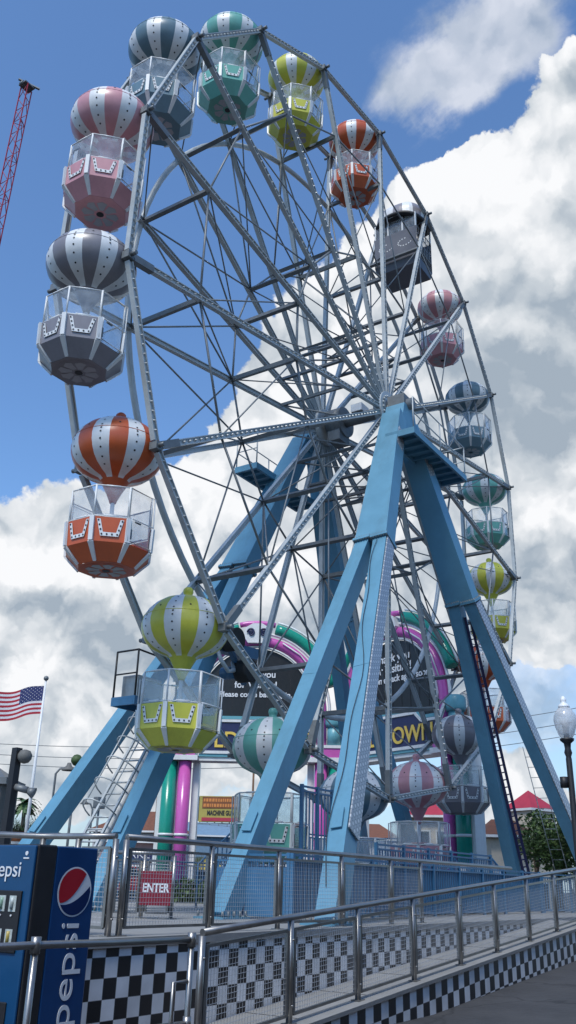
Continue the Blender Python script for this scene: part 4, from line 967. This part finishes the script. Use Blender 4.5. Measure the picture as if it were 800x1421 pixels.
def pole_lamp(label, px, py0, py1, D, arm=None, head='cobra', r=.07, mt_='dark_steel', name='street_light'):
    b = at(px, py0, D); tp = at(px, py1, D); t = thing(name, label, 'street light', (b.x, b.y, 0)); H_ = tp.z
    if arm:
        e = at(arm[0], arm[1], D)-Vector((b.x, b.y, 0)); MB().tube([(0, 0, 0), (0, 0, H_*.96), Vector((e.x*.3, e.y*.3, H_*.96+(e.z-H_*.96)*.75)), e], r, 8).build('pole', mt_, t)
        m = MB(); m.lathe([(.02, .30), (.12, .28), (.18, .1), (.42, -.12), (.45, -.2), (.1, -.22)], 12, c=e); m.build('lamp_head', 'booth', t)
    else: MB().tube([(0, 0, 0), (0, 0, H_)], r, 8).build('pole', mt_, t)
    return t
pole_lamp('curved arm street light behind the far blue leg, near the flagpole', 72, 1120, 1066, 60, (96, 1065))
pole_lamp('small far street light between the two far blue legs', 127, 1140, 1118, 95, (118, 1113), r=.09)
t = pole_lamp('thin floodlight pole behind the caged ladder', 134.5, 1150, 1122, 60, None)
bevel(MB().box((-.35, -.2, t.children[0].dimensions.z*0+at(134, 1122, 60).z), (.35, .2, at(134, 1106, 60).z)).build('lamp_head', 'dark_steel', t), .03)
t = thing('ball_light', 'round dark ball lamp peeping over the far blue leg', 'street light', (*at(107, 1055, 58).xy, 0))
MB().tube([(0, 0, 0), (0, 0, at(107, 1060, 58).z)], .08, 8).build('pole', 'dark_steel', t)
zc = at(107, 1055, 58).z; MB().lathe([(.02, -.36), (.2, -.3), (.34, -.12), (.36, 0), (.34, .12), (.2, .3), (.02, .36)], 16, c=(0, 0, zc)).build('lamp_head', 'leaf', t)
t = thing('utility_pole', 'slim brown timber pole left of the green pillar', 'pole', (*at(216, 1160, 62).xy, 0)); MB().tube([(0, 0, 0), (0, 0, at(219, 1062, 62).z)], .14, 10, r1=.11).build('shaft', 'wood', t)
t = thing('utility_pole', 'slim dark pole above the lower mint gondola tub', 'pole', (*at(349, 1160, 70).xy, 0)); MB().tube([(0, 0, 0), (0, 0, at(349, 1070, 70).z)], .10, 10, r1=.08).build('shaft', 'wood', t)
# near black post with lamp, beside the booth at the left edge
bp_ = at(8, 1168, 17.0); zt = at(25, 1038, 17.0).z
t = thing('speaker_post', 'black square post with a round lamp near its top, beside the dark booth', 'post', (*at(16, 1100, 17).xy, 0))
MB().beam((0, 0, 0), (0, 0, zt), .13, .13).build('post', 'black', t)
v = Vector((r0.x, r0.y, 0)); q = at(29, 1050, 17).z
MB().lathe([(.02, -.12), (.08, -.10), (.125, -.04), (.13, .03), (.09, .10), (.03, .12)], 14, c=v*.15+Vector((0, 0, q))).build('lamp_head', 'booth', t)
q2 = at(20, 1092, 17).z; m = MB(); m.tube([v*.05+Vector((0, 0, q2)), v*.28+Vector((0, 0, q2-.05))], .06, 8); m.tube([v*.28+Vector((0, 0, q2-.05)), v*.40+Vector((0, 0, q2-.10))], .05, 8, r1=.10); m.build('horn', 'dark_steel', t)
t = thing('ticket_booth', 'dark grey booth cut by the left edge of the frame', 'booth', (*at(-12, 1120, 18).xy, 0), rz)
zb = at(5, 1092, 18).z; m = MB(); m.box((-.5, -.45, 0), (.28, .6, zb)); m.build('wall', 'booth', t)
m = MB(); m.box((-.6, -.55, zb+.003), (.38, .7, zb+.12)); n = m.add([(-.56, -.5, zb+.121), (.34, -.5, zb+.121), (.34, .66, zb+.121), (-.56, .66, zb+.121), (-.2, .05, zb+.36), (-.0, .05, zb+.36)])
for q in ((0, 1, 5, 4), (1, 2, 5), (2, 3, 4, 5), (3, 0, 4)): m.face([n+z for z in q])
m.build('roof', 'dark_steel', t)
m = MB(); m.box((-.51, -.47, zb-.35), (.29, -.452, zb-.30)); m.build('trim', 'black', t)
# overhead wires
for k, (ya, yb) in enumerate(((1057, 1004), (1072, 1023), (1085, 1041))):
    a = at(-40, ya+2, 105); b = at(860, yb-4, 105+k); m = MB(); m.tube([a.lerp(b, j/24)-Vector((0, 0, 2.2*(1-(j/12-1)**2)-2.2)) for j in range(25)], .035, 4)
    tag(m.build('utility_wire', 'dark_steel'), ('topmost' if k == 0 else 'middle' if k == 1 else 'lowest')+' of the three thin overhead wires crossing behind the wheel', 'wire', 'overhead wires')
# lattice tower upper left
tw = at(21, 200, 62.0); zt = at(38, 122, 62).z
t = thing('lattice_tower', 'slender red lattice tower rising against the blue sky', 'tower', (tw.x, tw.y, 0))
leg = [Vector((.54*cos(2*pi*k/3), .54*sin(2*pi*k/3), 0)) for k in range(3)]; zr_ = at(21, 200, 62.0).z; zv = lambda z: Vector((r0.x, r0.y, 0))*(.018*(z-zr_))*1.0+Vector((0, 0, z))
lean = Vector((.02, -.03, 1))
for p in leg: MB().beam(p+zv(0), p+zv(zt), .075, .075).build('leg', 'tube_red', t)
m = MB(); nb = int(zt/1.35)
for k in range(nb):
    z0, z1 = zt*k/nb, zt*(k+1)/nb
    for j in range(3):
        a, b = leg[j], leg[(j+1) % 3]; m.tube([a+zv(z0), b+zv(z1)] if k % 2 else [b+zv(z0), a+zv(z1)], .03, 5, 0)
        if k % 3 == 0: m.tube([a+zv(z0), b+zv(z0)], .028, 5, 0)
m.build('lattice', 'tube_red', t)
m = MB(); O_ = zv(zt)-Vector((0, 0, zt)); m.box((O_.x-.55, O_.y-.45, zt), (O_.x+.5, O_.y+.45, zt+.12)); m.beam(O_+Vector((-.6, .5, zt+.7)), O_+Vector((.75, -.75, zt+.05)), .16, .16); m.tube([O_+Vector((-.45, .3, zt+.12)), O_+Vector((-.45, -.1, zt+.12))], .2, 10); m.build('head', 'dark_steel', t)

# ================================================================== VEGETATION
def leaves(m, c, rad, n, size, mi=0, flat=1., seed=0):
    rnd = random.Random(seed)
    for _ in range(n):
        d = Vector((rnd.gauss(0, 1), rnd.gauss(0, 1), rnd.gauss(0, 1)*flat)).normalized()*(rnd.random()**.45)
        p = Vector(c)+Vector((d.x*rad[0], d.y*rad[1], d.z*rad[2]))
        u = Vector((rnd.gauss(0, 1), rnd.gauss(0, 1), rnd.gauss(0, .7))).normalized(); w_ = u.cross(Vector((rnd.gauss(0, 1), rnd.gauss(0, 1), rnd.gauss(0, 1)))).normalized(); s = size*rnd.uniform(.6, 1.4)
        m.quad(p-u*s, p+w_*s*.45, p+u*s, p-w_*s*.45, mi if rnd.random() < .75 else 1-mi)
def tree(label, c, h, rad, n, size, trunk=.12, seed=1, cl=9):
    rnd = random.Random(seed); t = thing('broadleaf_tree', label, 'tree', c)
    m = MB(); pts = [(0, 0, 0), (.05, .02, h*.35), (0, .05, h*.7)]; m.tube(pts, trunk, 8, r1=trunk*.6); ctr = []
    for k in range(cl):
        a = rnd.uniform(0, 2*pi); rr = rnd.uniform(.2, .8); q = Vector((rad*rr*cos(a), rad*rr*sin(a), h*rnd.uniform(.5, .92))); ctr.append(q); m.tube([(0, 0, h*rnd.uniform(.3, .6)), q*.6+Vector((0, 0, h*.25)), q], trunk*.4, 5, r1=.01)
    m.build('trunk', 'bark', t); m = MB()
    for k, q in enumerate(ctr): leaves(m, q, (rad*.5, rad*.5, rad*.42), n//cl, size, k % 2, seed=seed*31+k)
    m.build('crown', ['leaf', 'leaf_light'], t); return t
q = at(772, 1175, 33); tree('dark dense tree between the right pair of blue legs', (q.x, q.y, gz(q.x)), 3.15, 1.25, 5600, .075, seed=3, cl=14)
q = at(741, 1150, 38); tree('open leggy tree in front of the cream red-roofed tower', (q.x, q.y, gz(q.x)), 3.7, 1.0, 420, .10, seed=5, cl=9)
def palm(label, px, py, D, h, fr=16, fl_=1.6):
    b = at(px, py, D); t = thing('palm_tree', label, 'palm tree', (b.x, b.y, 0)); z = b.z
    MB().tube([(0, 0, 0), (.1, 0, z*.5), (0, 0, z)], .22, 8, r1=.15).build('trunk', 'bark', t); m = MB(); rnd = random.Random(4)
    for k in range(fr):
        a = 2*pi*k/fr+rnd.uniform(-.15, .15); e = rnd.uniform(-.5, 1.1); d = Vector((cos(a), sin(a), 0)); pr = None
        for j in range(8):
            u = j/7; p = Vector((0, 0, z))+d*fl_*u*cos(e*.7)+Vector((0, 0, fl_*(u*sin(e)-.9*u*u)))
            if pr is not None:
                sd_ = Vector((-d.y, d.x, 0)); w_ = .26*sin(pi*min(1, u+.1))*fl_/1.6
                for s in (-1, 1): m.quad(pr, p, p+sd_*s*w_-Vector((0, 0, .25*w_))+d*.1, pr+sd_*s*w_*.9-Vector((0, 0, .25*w_)))
            pr = p
    m.build('crown', 'leaf_palm', t); return t
palm('small fan palm between the black post and the flagpole', 35.5, 1112, 80, 4, 22, 1.55)
t = thing('planting', 'spiky green plants on the roof edge of the brown kiosk', 'plants', at(32, 1150, 60)); t.location.z = 0
m = MB(); rnd = random.Random(9); zk = at(32, 1148, 60).z; v = Vector((r0.x, r0.y, 0)); 
for k in range(420):
    u = rnd.uniform(-1.5, 1.6); p = v*u+Vector((rnd.uniform(-.5, .5), rnd.uniform(-.5, .5), zk-.2)); d = Vector((rnd.gauss(0, .5), rnd.gauss(0, .5), 1)).normalized(); L_ = rnd.uniform(.35, .95); s = d.cross(v).normalized()*.045
    m.quad(p-s, p+s, p+d*L_+s*.1, p+d*L_-s*.1)
m.build('leaves', 'leaf_palm', t)
def hedge(label, p0, p1, z0, h, n, seed, w_=.4):
    p0 = Vector(p0); p1 = Vector(p1); t = thing('hedge', label, 'hedge', ((p0.x+p1.x)/2, (p0.y+p1.y)/2, z0)); c = Vector(((p0.x+p1.x)/2, (p0.y+p1.y)/2)); m = MB(); rnd = random.Random(seed)
    for k in range(n):
        u = rnd.random(); q = p0.lerp(p1, u); hh = h*(.85+.15*sin(u*23+seed)); p = Vector((q.x-c.x+rnd.uniform(-w_, w_), q.y-c.y+rnd.uniform(-w_, w_), rnd.uniform(.05, hh)))
        a = Vector((rnd.gauss(0, 1), rnd.gauss(0, 1), rnd.gauss(0, 1))).normalized(); b = a.cross(Vector((rnd.gauss(0, 1), rnd.gauss(0, 1), rnd.gauss(0, 1)))).normalized(); s = rnd.uniform(.06, .13)
        m.quad(p-a*s, p+b*s*.5, p+a*s, p-b*s*.5, 0 if rnd.random() < .75 else 1)
    m.build('leaves', ['hedge', 'leaf_light'], t)
    m = MB()
    for k in range(12): q = p0.lerp(p1, (k+.5)/12); m.tube([(q.x-c.x, q.y-c.y, 0), (q.x-c.x+.05, q.y-c.y, h*.8)], .03, 5)
    m.build('stems', 'bark', t)
a = at(318, 1240, 31); b = at(410, 1240, 29); hedge('clipped hedge behind the near blue leg, left of the blue fence', (a.x, a.y), (b.x, b.y), .3, 1.75, 4200, 2)
a = at(232, 1240, 31); b = at(300, 1240, 31); hedge('lower hedge right of the ENTER sign', (a.x, a.y), (b.x, b.y), .3, 1.4, 2600, 5)

# ================================================================== BUILDINGS AND BILLBOARD BEHIND
def hip(mb, x0, x1, y0, y1, z0, z1, ridge=.5, mi=0):
    cx, cy = (x0+x1)/2, (y0+y1)/2; k = (x1-x0)/2*ridge
    n = mb.add([(x0, y0, z0), (x1, y0, z0), (x1, y1, z0), (x0, y1, z0), (cx-k, cy, z1), (cx+k, cy, z1)])
    for q in ((0, 1, 5, 4), (1, 2, 5), (2, 3, 4, 5), (3, 0, 4), (3, 2, 1, 0)): mb.face([n+z for z in q], mi)
def house(label, c, rz_, w_, d_, h, rh, wall, roof, wins=3, rows=1, ridge=.5, name='building', cat='building', eave=.35):
    t = thing(name, label, cat, (c[0], c[1], 0), rz_)
    MB().box((-w_/2, -d_/2, 0), (w_/2, d_/2, h)).build('wall', wall, t)
    m = MB(); hip(m, -w_/2-eave, w_/2+eave, -d_/2-eave, d_/2+eave, h+.12, h+rh, ridge); m.box((-w_/2-eave, -d_/2-eave, h+.003), (w_/2+eave, d_/2+eave, h+.117), 1); m.build('roof', [roof, 'white_paint'], t)
    for r_ in range(rows):
        for k in range(wins):
            x = -w_/2+w_*(k+.5)/wins; z = h*(r_+.45)/rows; ww = min(.55, w_/wins*.32); hh = min(.75, h/rows*.28)
            f = MB().box((x-ww-.07, -d_/2-.05, z-hh-.07), (x+ww+.07, -d_/2-.003, z+hh+.07)).build('window', 'white_paint', t)
            MB().box((x-ww, -d_/2-.058, z-hh), (x+ww, -d_/2-.052, z+hh)).build('pane', 'dark_glass', f)
    return t
q = at(738, 1160, 50); house('cream tower with a pointed red roof behind the leggy tree', q.xy, rz+.6, 1.75, 1.75, at(738, 1127, 50).z, at(738, 1097, 50).z-at(738, 1127, 50).z, 'cream', 'roof_red', 2, 2, 0.02, 'tower_house', eave=.12)
q = at(603, 1160, 50); house('cream house with a low red roof glimpsed under the pink gondola', q.xy, rz-.2, 2.2, 2.2, at(603, 1137, 50).z, 1.0, 'cream', 'roof_red', 2, 2, .25, 'tower_house')
q = at(700, 1190, 46); house('small pale house between the inner blue leg and the far railing', q.xy, rz, 1.8, 3, at(700, 1165, 46).z, .9, 'cream', 'roof_brown', 1, 1, .4, 'house')
q = at(198, 1175, 66); house('shop with a brown hipped roof behind the caged ladder leg', q.xy, rz-.15, 5.4, 5, at(198, 1158, 66).z, at(198, 1126, 66).z-at(198, 1158, 66).z, 'plaster', 'roof_brown', 4, 1, .25, 'shop')
q = at(196, 1190, 52); t = house('low pink plaster shop with a MARKET board behind the ENTER sign', q.xy, rz, 3.8, 4, at(196, 1172, 52).z, .45, 'plaster_pink', 'plaster', 3, 1, .7, 'shop')
z = at(196, 1188, 52).z; bd = MB().box((-1.5, -2.12, z-.32), (1.5, -2.06, z+.32)).build('sign_board', 'navy', t); text('lettering', 'MARKET', .5, 'soda_white', t, (0, -2.125, z), (pi/2, 0, 0), width=2.3, depth=.004)
q = at(330, 1190, 75); house('long pale blue building far behind the billboard legs', q.xy, rz+.1, 12, 6, at(330, 1165, 75).z, 1.2, 'plaster_blue', 'plaster_blue', 8, 1, .7, 'building')
q = at(470, 1190, 70); house('grey building glimpsed between the legs above the blue fence', q.xy, rz, 8, 6, at(470, 1168, 70).z, 1.3, 'plaster', 'roof_brown', 6, 1, .7, 'building')
q = at(28, 1165, 62); t = thing('kiosk', 'brown layered kiosk roof under the flagpole', 'kiosk', (*q.xy, 0), rz); z = at(28, 1150, 62).z
MB().box((-1.7, -1, 0), (1.5, 1, z-.55)).build('wall', 'board_brown', t)
m = MB(); n = m.add([(-2.2, -1.2, z-.15), (2.35, -1.2, z-.15), (1.75, -.9, z-.70), (-1.8, -.9, z-.70), (-2.2, 1.2, z-.15), (2.35, 1.2, z-.15), (1.75, .9, z-.70), (-1.8, .9, z-.70)])
for f in ((0, 1, 2, 3), (7, 6, 5, 4), (0, 4, 5, 1), (1, 5, 6, 2), (2, 6, 7, 3), (3, 7, 4, 0)): m.face([n+k for k in f])
m.build('roof', 'wood', t)
m = MB(); 
for k, mi in ((0, 0), (1, 1), (2, 0)): m.box((-1.75, -1.06, z-.95-.22*k), (1.2, -1.004, z-.80-.22*k), mi)
m.build('stripe', ['white_paint', 'sign_red'], t)
q = at(282, 1200, 40); t = thing('food_stall', 'small stall with a yellow canopy behind the mesh fence', 'stall', (*q.xy, .0), rz)
MB().box((-.8, -.5, 0), (.8, .5, 1.1)).build('counter', 'plaster_pink', t)
m = MB()
for s in (-1, 1):
    for e in (-1, 1): m.tube([(s*.8, e*.5, 1.1), (s*.8, e*.5, 2.1)], .03, 6)
m.build('post', 'white_paint', t); m = MB(); hip(m, -1.0, 1.0, -.7, .7, 2.1, 2.6, .3); m.build('canopy', 'board_yellow', t)

# billboard
q = at(301, 1125, 75); t = thing('billboard', 'yellow and brown billboard on a steel stand, left of the mint gondola tub', 'billboard', (*q.xy, 0), rz-.12); zc = q.z; bw, bh = 2.05, at(300, 1108, 75).z-q.z
bh = 1.15
hw = 1.95
zb, ztp = at(300, 1141, 75).z, at(300, 1105, 75).z
m = MB(); m.box((-hw+.55, -.2, zb), (hw, .1, ztp)); m.build('panel', 'board_yellow', t)
MB().box((-hw, -.1, zb+.1), (-hw+.54, .35, ztp-.02)).build('end_frame', 'black', t)
zz = lambda f: zb+(ztp-zb)*f
MB().box((-hw+.8, -.23, zz(.52)), (hw-.03, -.203, zz(.97))).build('upper_field', 'board_brown', t)
MB().box((-hw+.8, -.23, zz(.03)), (hw-.03, -.203, zz(.17))).build('lower_strip', 'roof_red', t)
rnd = random.Random(2)
for r_, f in enumerate((.58, .78)):
    m = MB(); x = -hw+.9
    while x < hw-.3: w2 = rnd.uniform(.10, .2); m.box((x, -.245, zz(f)), (x+w2, -.232, zz(f+.12))); x += w2+.06
    m.build('faded_lettering', 'board_orange', t)
text('lettering', 'MACHINE GUN', .5, 'black', t, (.38, -.222, zz(.34)), (pi/2, 0, 0), width=2.2, depth=.004, bold=.02)
m = MB(); m.box((-hw-.6, -.9, zb-.75), (hw, .3, zb-.68)); 
for x in (-hw+.3, hw-.3): m.box((x-.1, -.1, 0), (x+.1, .1, zb-.76)); 
for k in range(7): x = -hw-.5+k*.7; m.box((x, -.88, zb-.68), (x+.04, -.84, zb-.2))
m.box((-hw-.6, -.88, zb-.2), (hw, -.84, zb-.15))
for k in range(5): m.box((-hw+.6+k*.6, -.1, zb-.679), (-hw+.68+k*.6, .0, zb-.005))
m.build('stand', 'dark_steel', t)

# parked cars seen through the mesh
def car(label, px, py, D, paint, ang_, first=[None]):
    q = at(px, py, D); t = thing('parked_car', label, 'car', (q.x, q.y, gz(q.x)), ang_, 'cars parked behind the platform')
    prof = [(-2.1, .35), (2.1, .35), (2.12, .75), (1.9, .88), (1.1, .95), (.45, 1.42), (-1.0, 1.45), (-1.75, 1.0), (-2.1, .92)]
    def plate(pr, y0, y1, mb, mi=0):
        n = mb.add([(x, y0, z) for x, z in pr]+[(x, y1, z) for x, z in pr]); k = len(pr); mb.face(range(n, n+k), mi); mb.face([n+k+i for i in range(k)][::-1], mi)
        for i in range(k): j = (i+1) % k; mb.face((n+i, n+j, n+k+j, n+k+i), mi)
    m = MB(); plate(prof, -.85, .85, m); bevel(m.build('body', paint, t), .06)
    for s in (-1, 1):
        m = MB(); pr = [(.95, .97), (.42, 1.36), (-.95, 1.38), (-1.5, 1.02)]; plate(pr, s*.853, s*.858, m); m.build('window', 'dark_glass', t)
        for x in (-1.3, 1.3):
            w_ = MB(); w_.tube([(x, s*.70, .33), (x, s*.87, .33)], .33, 18); wo = w_.build('wheel', 'rubber', t); w_ = MB(); w_.tube([(x, s*.872, .33), (x, s*.878, .33)], .2, 14); w_.build('rim', 'stainless', wo)
car('white parked car seen through the mesh, far left of the ENTER sign', 120, 1235, 48, 'car_white', rz+.2)
car('dark parked car seen through the mesh beside the white pillar bases', 268, 1238, 44, 'car_dark', rz-.1)
car('red parked car under the brown roofed shop', 172, 1238, 46, 'car_red', rz+.15)

# shops added unseen behind the viewer: they block sky over the ramp, darken the rails
t = thing('added_shop_row', 'unseen two storey brick shop row with a deep canopy, added to shade the ramp', 'building', (-14, -21.5, 0))
MB().box((-24, -4, 0), (26, 3.2, 7.0)).build('wall', 'board_brown', t)
m = MB(); m.box((-24, 3.203, 3.3), (26, 5.4, 3.5)); m.build('canopy', 'wood', t)
m = MB(); m.box((-24.3, -4.3, 7.003), (26.3, 3.6, 7.3)); m.build('cornice', 'plaster', t)
for k in range(10):
    x = -21.5+5*k; f = MB().box((x-1.8, 3.203, .5), (x+1.8, 3.26, 2.9)).build('shop_window', 'wood', t); MB().box((x-1.65, 3.262, .65), (x+1.65, 3.27, 2.75)).build('pane', 'dark_glass', f)
    f = MB().box((x-.8, 3.203, 4.4), (x+.8, 3.26, 6.3)).build('window', 'white_paint', t); MB().box((x-.68, 3.262, 4.52), (x+.68, 3.27, 6.18)).build('pane', 'dark_glass', f)
for k in range(11): MB().beam((-23.9+5*k, 5.25, 0), (-23.9+5*k, 5.25, 3.298), .14, .14).build('post', 'wood', t)
